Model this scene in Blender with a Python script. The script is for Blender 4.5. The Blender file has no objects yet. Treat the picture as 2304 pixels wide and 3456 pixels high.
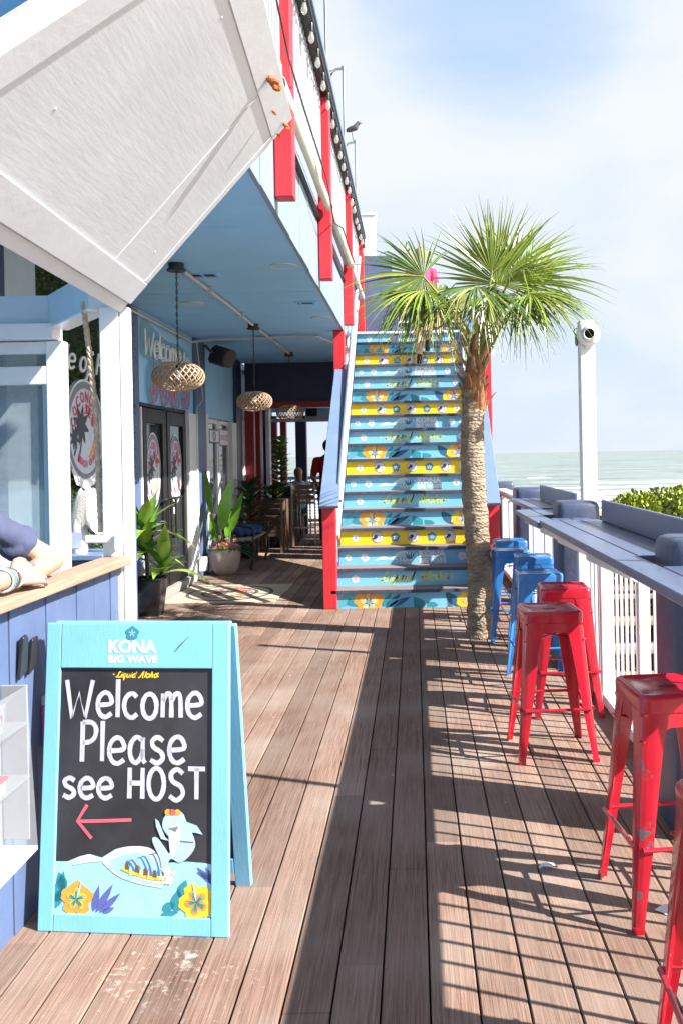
import bpy, math, random
from mathutils import Vector as V, Matrix, noise
random.seed(7)
S = bpy.context.scene
COL = S.collection
PI = math.pi

# ---------------------------------------------------------------- camera
cd = bpy.data.cameras.new('camera')
cam = bpy.data.objects.new('camera', cd)
COL.objects.link(cam)
cd.sensor_width = 36
cd.lens = 31.07
cd.shift_x = -0.071
cd.shift_y = -0.0561
cd.clip_start = 0.05
cd.clip_end = 20000
cam.matrix_world = Matrix.Translation((0, 0, 1.58)) @ Matrix.Rotation(PI/2, 4, 'X') @ Matrix.Rotation(math.radians(-1.07), 4, 'Z')
S.camera = cam

# ---------------------------------------------------------------- world, sun, exposure
SUN_EL, SUN_TO = math.radians(40.0), V((0.936, -0.352, 0))
sund = bpy.data.lights.new('sun', 'SUN')
sund.energy = 5.0
sund.angle = math.radians(0.5)
sund.color = (1.0, 0.955, 0.90)
sun = bpy.data.objects.new('sun', sund)
COL.objects.link(sun)
dirv = V((SUN_TO.x*math.cos(SUN_EL), SUN_TO.y*math.cos(SUN_EL), math.sin(SUN_EL)))
sun.rotation_euler = dirv.to_track_quat('Z', 'Y').to_euler()
sun.location = (8, -3, 9)
W = bpy.data.worlds.new('World')
S.world = W
W.use_nodes = True
nt = W.node_tree
nt.nodes.clear()
def wn(t, **k):
    n = nt.nodes.new(t)
    for a, b in k.items(): setattr(n, a, b)
    return n
sky = wn('ShaderNodeTexSky', sky_type='NISHITA', sun_disc=False, sun_elevation=SUN_EL,
         sun_rotation=math.atan2(SUN_TO.x, SUN_TO.y), air_density=1.0, dust_density=1.2, ozone_density=1.5)
tc = wn('ShaderNodeTexCoord')
mp = wn('ShaderNodeMapping')
mp.inputs['Scale'].default_value = (1.0, 1.0, 2.2)
nz = wn('ShaderNodeTexNoise')
nz.inputs['Scale'].default_value = 2.3
nz.inputs['Detail'].default_value = 7
nz.inputs['Roughness'].default_value = 0.55
nz.inputs['Distortion'].default_value = 0.35
# direction of the clear gap between the clouds
hole = V((0.105, 1.0, 0.515)).normalized()
dot = wn('ShaderNodeVectorMath', operation='DOT_PRODUCT')
dot.inputs[1].default_value = hole
hr = wn('ShaderNodeMapRange')
hr.inputs['From Min'].default_value = 0.988
hr.inputs['From Max'].default_value = 0.9990
hr.inputs['To Min'].default_value = 0.0
hr.inputs['To Max'].default_value = 0.27
fwd = wn('ShaderNodeVectorMath', operation='DOT_PRODUCT')
fwd.inputs[1].default_value = (0.1, 0.95, -0.28)
fr = wn('ShaderNodeMapRange')
fr.inputs['From Min'].default_value = 0.25
fr.inputs['From Max'].default_value = 0.74
fr.inputs['To Min'].default_value = -0.26
fr.inputs['To Max'].default_value = 0.20
a1 = wn('ShaderNodeMath', operation='ADD')
a2 = wn('ShaderNodeMath', operation='SUBTRACT')
ramp = wn('ShaderNodeMapRange')
ramp.interpolation_type = 'SMOOTHSTEP'
ramp.inputs['From Min'].default_value = 0.34
ramp.inputs['From Max'].default_value = 0.84
mix = wn('ShaderNodeMixRGB')
mix.inputs[2].default_value = (4.75, 5.0, 5.25, 1)
bg = wn('ShaderNodeBackground')
bg.inputs['Strength'].default_value = 0.072
out = wn('ShaderNodeOutputWorld')
L = nt.links.new
L(tc.outputs['Generated'], mp.inputs[0]); L(mp.outputs[0], nz.inputs['Vector'])
L(tc.outputs['Generated'], dot.inputs[0]); L(dot.outputs['Value'], hr.inputs[0])
L(tc.outputs['Generated'], fwd.inputs[0]); L(fwd.outputs['Value'], fr.inputs[0])
L(nz.outputs[0], a1.inputs[0]); L(fr.outputs[0], a1.inputs[1])
L(a1.outputs[0], a2.inputs[0]); L(hr.outputs[0], a2.inputs[1])
thin = wn('ShaderNodeMapRange')                 # thin high haze turns the sea side of the sky pale blue
thin.inputs['From Min'].default_value = 0.35
thin.inputs['From Max'].default_value = 0.72
thin.inputs['To Max'].default_value = 0.92
hz = wn('ShaderNodeMixRGB')
hz.inputs[2].default_value = (2.95, 3.9, 5.4, 1)
L(fwd.outputs['Value'], thin.inputs[0]); L(thin.outputs[0], hz.inputs[0]); L(sky.outputs[0], hz.inputs[1])
L(a2.outputs[0], ramp.inputs[0]); L(ramp.outputs[0], mix.inputs[0])
L(hz.outputs[0], mix.inputs[1]); L(mix.outputs[0], bg.inputs[0]); L(bg.outputs[0], out.inputs[0])
S.view_settings.view_transform = 'Standard'
S.view_settings.look = 'None'
S.view_settings.exposure = 1.43
S.view_settings.gamma = 1
S.view_settings.use_curve_mapping = False

# ---------------------------------------------------------------- materials
M = {}
def mat(name, col, rough=0.5, var=0.12, vs=6.0, vstr=(1, 1, 1), bump=0.0, bs=40.0, bstr=(1, 1, 1), metal=0.0,
        wear=None, wamt=0.0, ws=9.0, trans=0.0, alpha=1.0, spec=0.5, emit=0.0, coat=0.0, sss=0.0):
    m = bpy.data.materials.new(name)
    m.use_nodes = True
    t = m.node_tree
    b = t.nodes['Principled BSDF']
    lk = t.links.new
    co = t.nodes.new('ShaderNodeTexCoord')
    def noise_n(scale, st, detail=5, rgh=0.6):
        p = t.nodes.new('ShaderNodeMapping'); p.inputs['Scale'].default_value = st
        n = t.nodes.new('ShaderNodeTexNoise')
        n.inputs['Scale'].default_value = scale; n.inputs['Detail'].default_value = detail; n.inputs['Roughness'].default_value = rgh
        lk(co.outputs['Object'], p.inputs[0]); lk(p.outputs[0], n.inputs['Vector'])
        return n
    c4 = (*col, 1)
    cur = None
    if var > 0:
        n = noise_n(vs, vstr)
        r = t.nodes.new('ShaderNodeMapRange')
        r.inputs['From Min'].default_value = 0.28; r.inputs['From Max'].default_value = 0.72
        lk(n.outputs[0], r.inputs[0])
        x = t.nodes.new('ShaderNodeMixRGB')
        x.inputs[1].default_value = (*[max(0, c*(1-var)) for c in col], 1)
        x.inputs[2].default_value = (*[min(1, c*(1+var*0.8)+var*0.01) for c in col], 1)
        lk(r.outputs[0], x.inputs[0]); cur = x.outputs[0]
    if wear is not None:
        n2 = noise_n(ws, vstr, 8, 0.7)
        r2 = t.nodes.new('ShaderNodeMapRange')
        r2.inputs['From Min'].default_value = 0.76-wamt; r2.inputs['From Max'].default_value = 0.79-wamt
        lk(n2.outputs[0], r2.inputs[0])
        y = t.nodes.new('ShaderNodeMixRGB')
        y.inputs[1].default_value = c4
        y.inputs[2].default_value = (*wear, 1)
        if cur is not None: lk(cur, y.inputs[1])
        lk(r2.outputs[0], y.inputs[0]); cur = y.outputs[0]
    if cur is not None: lk(cur, b.inputs['Base Color'])
    else: b.inputs['Base Color'].default_value = c4
    b.inputs['Roughness'].default_value = rough
    b.inputs['Metallic'].default_value = metal
    b.inputs['Specular IOR Level'].default_value = spec
    b.inputs['Coat Weight'].default_value = coat
    b.inputs['Coat Roughness'].default_value = 0.08
    if trans: b.inputs['Transmission Weight'].default_value = trans
    if alpha < 1: b.inputs['Alpha'].default_value = alpha
    if sss:
        b.inputs['Subsurface Weight'].default_value = sss
        b.inputs['Subsurface Radius'].default_value = (0.02, 0.008, 0.005)
        b.inputs['Subsurface Scale'].default_value = 0.5
    if emit:
        b.inputs['Emission Color'].default_value = c4; b.inputs['Emission Strength'].default_value = emit
    if bump:
        n3 = noise_n(bs, bstr, 6, 0.65)
        bp = t.nodes.new('ShaderNodeBump')
        bp.inputs['Strength'].default_value = bump; bp.inputs['Distance'].default_value = 0.01
        lk(n3.outputs[0], bp.inputs['Height']); lk(bp.outputs[0], b.inputs['Normal'])
    M[name] = m
    return m

GRAIN_Z = (9, 9, 0.7)
mat('white_paint', (0.72, 0.73, 0.73), 0.45, 0.06, 5, bump=0.25, bs=14, bstr=GRAIN_Z, wear=(0.42, 0.38, 0.33), wamt=0.02)
mat('white_smooth', (0.76, 0.77, 0.78), 0.35, 0.04)
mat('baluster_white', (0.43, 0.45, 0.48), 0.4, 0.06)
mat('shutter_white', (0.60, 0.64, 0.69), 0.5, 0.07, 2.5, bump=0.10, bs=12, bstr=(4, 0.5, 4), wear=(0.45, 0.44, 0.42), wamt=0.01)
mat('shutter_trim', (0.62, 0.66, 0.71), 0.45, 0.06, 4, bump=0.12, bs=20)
mat('red_paint', (0.62, 0.028, 0.04), 0.42, 0.16, 5, GRAIN_Z, bump=0.3, bs=14, bstr=GRAIN_Z, wear=(0.7, 0.25, 0.25), wamt=0.015)
mat('dark_red_paint', (0.30, 0.02, 0.025), 0.45, 0.15, 5)
mat('navy_paint', (0.092, 0.135, 0.25), 0.5, 0.15, 4, bump=0.2, bs=16, bstr=GRAIN_Z, wear=(0.5, 0.5, 0.52), wamt=-0.02, ws=30)
mat('navy_dark', (0.022, 0.03, 0.075), 0.42, 0.2, 5, bump=0.15, bs=25)
mat('bar_navy', (0.09, 0.118, 0.20), 0.33, 0.14, 3, (3, 1, 3), bump=0.12, bs=40, bstr=(6, 1, 6), wear=(0.3, 0.31, 0.33), wamt=-0.03, ws=24)
mat('rail_blue', (0.145, 0.215, 0.34), 0.45, 0.1, 4, bump=0.12, bs=18, wear=(0.72, 0.72, 0.72), wamt=-0.02, ws=14)
mat('header_blue', (0.50, 0.60, 0.67), 0.5, 0.06, 3)
mat('pale_blue', (0.21, 0.285, 0.37), 0.5, 0.08, 3, GRAIN_Z, bump=0.15, bs=14, bstr=GRAIN_Z, wear=(0.8, 0.8, 0.8), wamt=-0.02, ws=20)
mat('ceiling_blue', (0.27, 0.60, 0.96), 0.55, 0.07, 2.5, bump=0.1, bs=60)
mat('wall_blue', (0.28, 0.58, 0.86), 0.55, 0.08, 3, bump=0.12, bs=50)
mat('black_frame', (0.012, 0.011, 0.011), 0.42, 0.2, spec=0.3)
mat('dark_interior', (0.03, 0.028, 0.03), 0.8, 0.4, 3)
mat('door_glass', (0.035, 0.042, 0.048), 0.03, 0.0, spec=0.8, alpha=0.80)
mat('booth_glass', (0.27, 0.33, 0.36), 0.04, 0.35, 2, spec=0.8, alpha=0.58)
mat('tread_wood', (0.20, 0.16, 0.145), 0.65, 0.3, 4, (0.8, 14, 14), bump=0.4, bs=10, bstr=(0.8, 14, 14), wear=(0.07, 0.09, 0.16), wamt=0.05, ws=7)
mat('tread_edge', (0.055, 0.062, 0.10), 0.55, 0.35, 14, wear=(0.35, 0.32, 0.3), wamt=0.02, ws=18)
mat('riser_blue', (0.19, 0.53, 0.76), 0.4, 0.07, 3, wear=(0.05, 0.13, 0.19), wamt=0.0, ws=22)
mat('riser_yellow', (0.80, 0.60, 0.02), 0.4, 0.06, 3, wear=(0.3, 0.24, 0.03), wamt=0.0, ws=22)
for n_, c_ in dict(art_white=(0.74, 0.76, 0.78), art_pale=(0.42, 0.62, 0.78), art_orange=(0.83, 0.36, 0.05), art_yellow=(0.83, 0.58, 0.03), art_teal=(0.03, 0.26, 0.33),
                   art_deep=(0.025, 0.13, 0.24), art_lightteal=(0.10, 0.42, 0.52), art_blue=(0.03, 0.22, 0.46), art_black=(0.03, 0.03, 0.04), art_red=(0.66, 0.02, 0.06),
                   art_sky=(0.33, 0.66, 0.82), art_indigo=(0.10, 0.13, 0.40), art_gray=(0.20, 0.20, 0.23), art_brown=(0.18, 0.08, 0.03), art_pink=(0.66, 0.12, 0.16),
                   art_lime=(0.66, 0.66, 0.05)).items():
    mat(n_, c_, 0.45, 0.10, 18, wear=tuple(0.55*q+0.03 for q in c_), wamt=-0.01, ws=26)
mat('chalk', (0.56, 0.555, 0.66), 0.8, 0.28, 45, (1, 1, 0.25))
mat('chalk_board', (0.026, 0.026, 0.030), 0.6, 0.6, 3.5, bump=0.05, wear=(0.075, 0.078, 0.09), wamt=0.10, ws=4)
mat('frame_blue', (0.21, 0.54, 0.79), 0.42, 0.07, 4, bump=0.1, bs=14, bstr=GRAIN_Z, wear=(0.70, 0.66, 0.60), wamt=0.015, ws=11)
mat('stool_red', (0.50, 0.010, 0.028), 0.24, 0.16, 6, coat=0.4, bump=0.03, bs=30, wear=(0.04, 0.10, 0.09), wamt=-0.01, ws=16)
mat('stool_red_worn', (0.50, 0.010, 0.028), 0.25, 0.15, 6, coat=0.4, wear=(0.05, 0.13, 0.12), wamt=0.16, ws=11)
mat('stool_blue', (0.035, 0.19, 0.50), 0.24, 0.16, 6, coat=0.4, bump=0.03, bs=30, wear=(0.4, 0.5, 0.6), wamt=-0.02, ws=16)
mat('wood_natural', (0.36, 0.245, 0.165), 0.6, 0.3, 5, (14, 0.7, 14), bump=0.25, bs=9, bstr=(14, 0.7, 14))
mat('wood_chair_shaded', (0.075, 0.048, 0.03), 0.5, 0.25, 6)  # folded chair slats, their shade put into the wood colour
mat('wood_chair', (0.20, 0.125, 0.075), 0.5, 0.25, 6)
mat('rope', (0.50, 0.38, 0.27), 0.85, 0.3, 30, bump=0.5, bs=90)
mat('rust', (0.42, 0.13, 0.03), 0.75, 0.6, 30, bump=0.8, bs=60)
mat('steel', (0.45, 0.46, 0.48), 0.35, 0.15, metal=0.8)
mat('dark_metal', (0.03, 0.028, 0.027), 0.45, 0.3, metal=0.3)
mat('rail_grey', (0.26, 0.33, 0.42), 0.45, 0.1, 4)
mat('conduit', (0.44, 0.47, 0.47), 0.5, 0.1)
mat('bamboo', (0.38, 0.27, 0.17), 0.55, 0.25, 20)
mat('pvc', (0.55, 0.55, 0.46), 0.45, 0.12, 4, wear=(0.24, 0.26, 0.03), wamt=0.14, ws=3.5)
mat('bulb_glass', (0.62, 0.64, 0.60), 0.06, 0.0, alpha=0.35, spec=0.9)
mat('black_plastic', (0.018, 0.018, 0.02), 0.35, 0.2)
mat('pot_black', (0.016, 0.016, 0.018), 0.22, 0.3, bump=0.05)
mat('planter_stone', (0.44, 0.37, 0.31), 0.8, 0.12, 12, bump=0.2, bs=60)
mat('soil', (0.05, 0.035, 0.025), 0.95, 0.4, 30, bump=0.6)
mat('leaf_green', (0.11, 0.25, 0.03), 0.32, 0.4, 9)
mat('leaf_bright', (0.17, 0.36, 0.03), 0.35, 0.25, 9)
mat('leaf_dark', (0.025, 0.075, 0.018), 0.35, 0.4, 9)
mat('leaf_stripe', (0.27, 0.40, 0.06), 0.32, 0.3, 9)
mat('hedge_leaf', (0.045, 0.13, 0.018), 0.5, 0.6, 14)
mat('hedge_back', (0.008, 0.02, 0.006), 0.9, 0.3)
mat('bush_leaf', (0.24, 0.30, 0.022), 0.42, 0.55, 5)
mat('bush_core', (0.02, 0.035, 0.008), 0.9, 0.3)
mat('palm_green', (0.17, 0.245, 0.028), 0.30, 0.35, 5)
mat('palm_dark', (0.075, 0.135, 0.025), 0.32, 0.35, 5)
mat('palm_yellow', (0.26, 0.27, 0.045), 0.4, 0.3, 6)
mat('palm_dead', (0.46, 0.34, 0.19), 0.7, 0.3, 8)
mat('petal_pink', (0.75, 0.18, 0.42), 0.5, 0.3, 30)
mat('petal_red', (0.70, 0.02, 0.07), 0.5, 0.3, 30)
mat('petal_yellow', (0.80, 0.55, 0.04), 0.5, 0.2, 30)
mat('skin', (0.50, 0.285, 0.20), 0.5, 0.08, 20, bump=0.06, bs=160, sss=0.15)
mat('skin_tan', (0.50, 0.29, 0.19), 0.5, 0.08, 20, sss=0.1)
mat('nail', (0.80, 0.52, 0.45), 0.3, 0.03)
mat('shirt_navy', (0.06, 0.072, 0.14), 0.85, 0.2, 10, bump=0.5, bs=14)
mat('shirt_red', (0.36, 0.012, 0.018), 0.85, 0.2, 10, bump=0.3, bs=14)
mat('shirt_pink', (0.70, 0.06, 0.20), 0.85, 0.2, 10, bump=0.3, bs=14)
mat('shirt_pale', (0.45, 0.50, 0.66), 0.85, 0.2, 10)
mat('cloth_black', (0.02, 0.02, 0.024), 0.85, 0.2, 10)
mat('jeans', (0.035, 0.05, 0.10), 0.85, 0.3, 12)
mat('hair_blond', (0.38, 0.22, 0.09), 0.55, 0.4, 30, (6, 6, 1), bump=0.5, bs=60)
mat('hair_dark', (0.02, 0.015, 0.012), 0.5, 0.3, 30)
mat('towel', (0.76, 0.71, 0.66), 0.95, 0.1, 30, bump=0.8, bs=130)
mat('cushion_blue', (0.03, 0.08, 0.24), 0.9, 0.3, 12, bump=0.3)
mat('plastic_clear', (0.42, 0.45, 0.48), 0.18, 0.08, 4, alpha=0.30)
mat('plastic_grey', (0.24, 0.25, 0.27), 0.4, 0.1, 4)
mat('plastic_white', (0.74, 0.72, 0.72), 0.3, 0.05)
mat('mat_tan', (0.46, 0.39, 0.29), 0.95, 0.2, 8, bump=0.5, bs=80, bstr=(1, 8, 1))
mat('mat_dark', (0.07, 0.065, 0.06), 0.95, 0.2, 8, bump=0.5, bs=80)
mat('teal_cap', (0.02, 0.28, 0.30), 0.4, 0.1)
mat('camera_white', (0.72, 0.73, 0.75), 0.3, 0.03)
mat('lens_black', (0.015, 0.015, 0.015), 0.08, 0.1)
mat('grey_beam', (0.34, 0.42, 0.47), 0.55, 0.1, 4)
mat('grey_plank', (0.28, 0.26, 0.24), 0.8, 0.25, 4)
mat('walk_wood', (0.20, 0.125, 0.07), 0.7, 0.3, 5)
mat('neon_white', (0.78, 0.80, 0.80), 0.3, 0.03)
mat('neon_pink', (0.76, 0.10, 0.16), 0.3, 0.05)
mat('neon_back', (0.20, 0.34, 0.43), 0.25, 0.1, alpha=0.22)
mat('logo_pale', (0.56, 0.63, 0.72), 0.45, 0.05)

def make_trunk():
    m = mat('palm_bark', (0.33, 0.255, 0.175), 0.9, 0.45, 6, (1, 1, 2.5))
    t = m.node_tree; b = t.nodes['Principled BSDF']
    co = t.nodes.new('ShaderNodeTexCoord')
    w = t.nodes.new('ShaderNodeTexWave'); w.wave_type = 'BANDS'; w.bands_direction = 'Z'
    w.inputs['Scale'].default_value = 9; w.inputs['Distortion'].default_value = 7; w.inputs['Detail'].default_value = 4; w.inputs['Detail Scale'].default_value = 3
    v = t.nodes.new('ShaderNodeTexVoronoi'); v.inputs['Scale'].default_value = 30
    ad = t.nodes.new('ShaderNodeMath'); ad.operation = 'ADD'
    bp = t.nodes.new('ShaderNodeBump'); bp.inputs['Strength'].default_value = 0.8; bp.inputs['Distance'].default_value = 0.013
    lk = t.links.new
    lk(co.outputs['Object'], w.inputs['Vector']); lk(co.outputs['Object'], v.inputs['Vector'])
    lk(w.outputs[1], ad.inputs[0]); lk(v.outputs['Distance'], ad.inputs[1])
    lk(ad.outputs[0], bp.inputs['Height']); lk(bp.outputs[0], b.inputs['Normal'])
make_trunk()

def make_deck():
    m = bpy.data.materials.new('deck_boards'); m.use_nodes = True; M['deck_boards'] = m
    t = m.node_tree; b = t.nodes['Principled BSDF']; lk = t.links.new
    N = t.nodes.new
    co = N('ShaderNodeTexCoord')
    sx = N('ShaderNodeSeparateXYZ'); lk(co.outputs['Object'], sx.inputs[0])
    def math_(op, a, c):
        n = N('ShaderNodeMath'); n.operation = op
        for i, q in enumerate((a, c)):
            if q is None: continue
            if isinstance(q, (int, float)): n.inputs[i].default_value = q
            else: lk(q, n.inputs[i])
        return n.outputs[0]
    idx = math_('FLOOR', math_('DIVIDE', math_('SUBTRACT', sx.outputs[0], 0.0165), 0.1413), None)
    idy = math_('FLOOR', math_('DIVIDE', math_('ADD', sx.outputs[1], math_('MULTIPLY', idx, 1.37)), 3.6), None)
    cx = N('ShaderNodeCombineXYZ'); lk(idx, cx.inputs[0]); lk(idy, cx.inputs[1])
    wnz = N('ShaderNodeTexWhiteNoise'); wnz.noise_dimensions = '2D'; lk(cx.outputs[0], wnz.inputs['Vector'])
    # grain shifted per board
    cx2 = N('ShaderNodeCombineXYZ')
    lk(math_('MULTIPLY', sx.outputs[0], 150), cx2.inputs[0]); lk(math_('MULTIPLY', sx.outputs[1], 2.4), cx2.inputs[1]); lk(math_('MULTIPLY', idx, 7.3), cx2.inputs[2])
    g = N('ShaderNodeTexNoise'); g.inputs['Scale'].default_value = 1; g.inputs['Detail'].default_value = 8; g.inputs['Roughness'].default_value = 0.7; g.inputs['Distortion'].default_value = 1.2
    lk(cx2.outputs[0], g.inputs['Vector'])
    pat = N('ShaderNodeTexNoise'); pat.inputs['Scale'].default_value = 1.7; pat.inputs['Detail'].default_value = 6; lk(co.outputs['Object'], pat.inputs['Vector'])
    r = N('ShaderNodeMapRange'); r.inputs['From Min'].default_value = 0.3; r.inputs['From Max'].default_value = 0.7; lk(g.outputs[0], r.inputs[0])
    m1 = N('ShaderNodeMixRGB'); m1.inputs[1].default_value = (0.078, 0.048, 0.040, 1); m1.inputs[2].default_value = (0.345, 0.222, 0.165, 1); lk(r.outputs[0], m1.inputs[0])
    m2 = N('ShaderNodeMixRGB'); m2.inputs[2].default_value = (0.29, 0.235, 0.195, 1)
    r2 = N('ShaderNodeMapRange'); r2.inputs['From Min'].default_value = 0.4; r2.inputs['From Max'].default_value = 0.7; r2.inputs['To Max'].default_value = 0.75; lk(pat.outputs[0], r2.inputs[0])
    lk(m1.outputs[0], m2.inputs[1]); lk(r2.outputs[0], m2.inputs[0])
    hs = N('ShaderNodeHueSaturation'); lk(m2.outputs[0], hs.inputs['Color'])
    vr = N('ShaderNodeMapRange'); vr.inputs['To Min'].default_value = 0.70; vr.inputs['To Max'].default_value = 1.2; lk(wnz.outputs['Value'], vr.inputs[0]); lk(vr.outputs[0], hs.inputs['Value'])
    # sand blown on the boards near the sandwich board, and thin streaks elsewhere
    vd = N('ShaderNodeVectorMath'); vd.operation = 'DISTANCE'; vd.inputs[1].default_value = (-0.78, 2.72, 0); lk(co.outputs['Object'], vd.inputs[0])
    near = N('ShaderNodeMapRange'); near.inputs['From Min'].default_value = 0.05; near.inputs['From Max'].default_value = 0.62; near.inputs['To Min'].default_value = 0.30; near.inputs['To Max'].default_value = 0.0; lk(vd.outputs['Value'], near.inputs[0])
    sn = N('ShaderNodeTexNoise'); sn.inputs['Scale'].default_value = 9; sn.inputs['Detail'].default_value = 9; sn.inputs['Roughness'].default_value = 0.75; lk(co.outputs['Object'], sn.inputs['Vector'])
    sp = N('ShaderNodeTexNoise'); sp.inputs['Scale'].default_value = 45; sp.inputs['Detail'].default_value = 3; lk(co.outputs['Object'], sp.inputs['Vector'])
    tot = math_('ADD', math_('ADD', sn.outputs[0], near.outputs[0]), math_('MULTIPLY', math_('SUBTRACT', sp.outputs[0], 0.5), 0.5))
    sm = N('ShaderNodeMapRange'); sm.inputs['From Min'].default_value = 0.80; sm.inputs['From Max'].default_value = 0.98; sm.inputs['To Max'].default_value = 0.85; lk(tot, sm.inputs[0])
    m3 = N('ShaderNodeMixRGB'); m3.inputs[2].default_value = (0.52, 0.47, 0.40, 1); lk(hs.outputs[0], m3.inputs[1]); lk(sm.outputs[0], m3.inputs[0])
    # little white scuffs
    vo = N('ShaderNodeTexVoronoi'); vo.inputs['Scale'].default_value = 6.5; lk(co.outputs['Object'], vo.inputs['Vector'])
    sc = N('ShaderNodeMapRange'); sc.inputs['From Min'].default_value = 0.02; sc.inputs['From Max'].default_value = 0.045; sc.inputs['To Min'].default_value = 0.7; sc.inputs['To Max'].default_value = 0.0; lk(vo.outputs['Distance'], sc.inputs[0])
    m4 = N('ShaderNodeMixRGB'); m4.inputs[2].default_value = (0.6, 0.6, 0.6, 1); lk(m3.outputs[0], m4.inputs[1]); lk(sc.outputs[0], m4.inputs[0])
    lk(m4.outputs[0], b.inputs['Base Color'])
    b.inputs['Roughness'].default_value = 0.85
    b.inputs['Specular IOR Level'].default_value = 0.08
    bp = N('ShaderNodeBump'); bp.inputs['Strength'].default_value = 0.5; bp.inputs['Distance'].default_value = 0.004
    lk(g.outputs[0], bp.inputs['Height']); lk(bp.outputs[0], b.inputs['Normal'])
make_deck()

def make_sea():
    m = bpy.data.materials.new('sea_water'); m.use_nodes = True; M['sea_water'] = m
    t = m.node_tree; b = t.nodes['Principled BSDF']; lk = t.links.new; N = t.nodes.new
    co = N('ShaderNodeTexCoord')
    def nz(sc, st, d=5):
        p = N('ShaderNodeMapping'); p.inputs['Scale'].default_value = st
        n = N('ShaderNodeTexNoise'); n.inputs['Scale'].default_value = sc; n.inputs['Detail'].default_value = d
        lk(co.outputs['Object'], p.inputs[0]); lk(p.outputs[0], n.inputs['Vector']); return n
    n1 = nz(0.12, (0.35, 1.6, 1)); n2 = nz(0.5, (0.3, 1.2, 1), 6)
    r = N('ShaderNodeMapRange'); r.inputs['From Min'].default_value = 0.35; r.inputs['From Max'].default_value = 0.65; lk(n1.outputs[0], r.inputs[0])
    x = N('ShaderNodeMixRGB'); x.inputs[1].default_value = (0.13, 0.17, 0.155, 1); x.inputs[2].default_value = (0.255, 0.30, 0.275, 1); lk(r.outputs[0], x.inputs[0])
    r2 = N('ShaderNodeMapRange'); r2.inputs['From Min'].default_value = 0.63; r2.inputs['From Max'].default_value = 0.68; lk(n2.outputs[0], r2.inputs[0])
    y = N('ShaderNodeMixRGB'); y.inputs[2].default_value = (0.55, 0.6, 0.58, 1); lk(x.outputs[0], y.inputs[1]); lk(r2.outputs[0], y.inputs[0])
    lk(y.outputs[0], b.inputs['Base Color'])
    b.inputs['Roughness'].default_value = 0.5
    b.inputs['Specular IOR Level'].default_value = 0.35
    bp = N('ShaderNodeBump'); bp.inputs['Strength'].default_value = 0.6; bp.inputs['Distance'].default_value = 0.6
    lk(n2.outputs[0], bp.inputs['Height']); lk(bp.outputs[0], b.inputs['Normal'])
make_sea()
mat('sand', (0.44, 0.36, 0.26), 0.95, 0.15, 0.5, bump=0.3, bs=3)
mat('foam', (0.78, 0.80, 0.80), 0.8, 0.1, 1)

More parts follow.
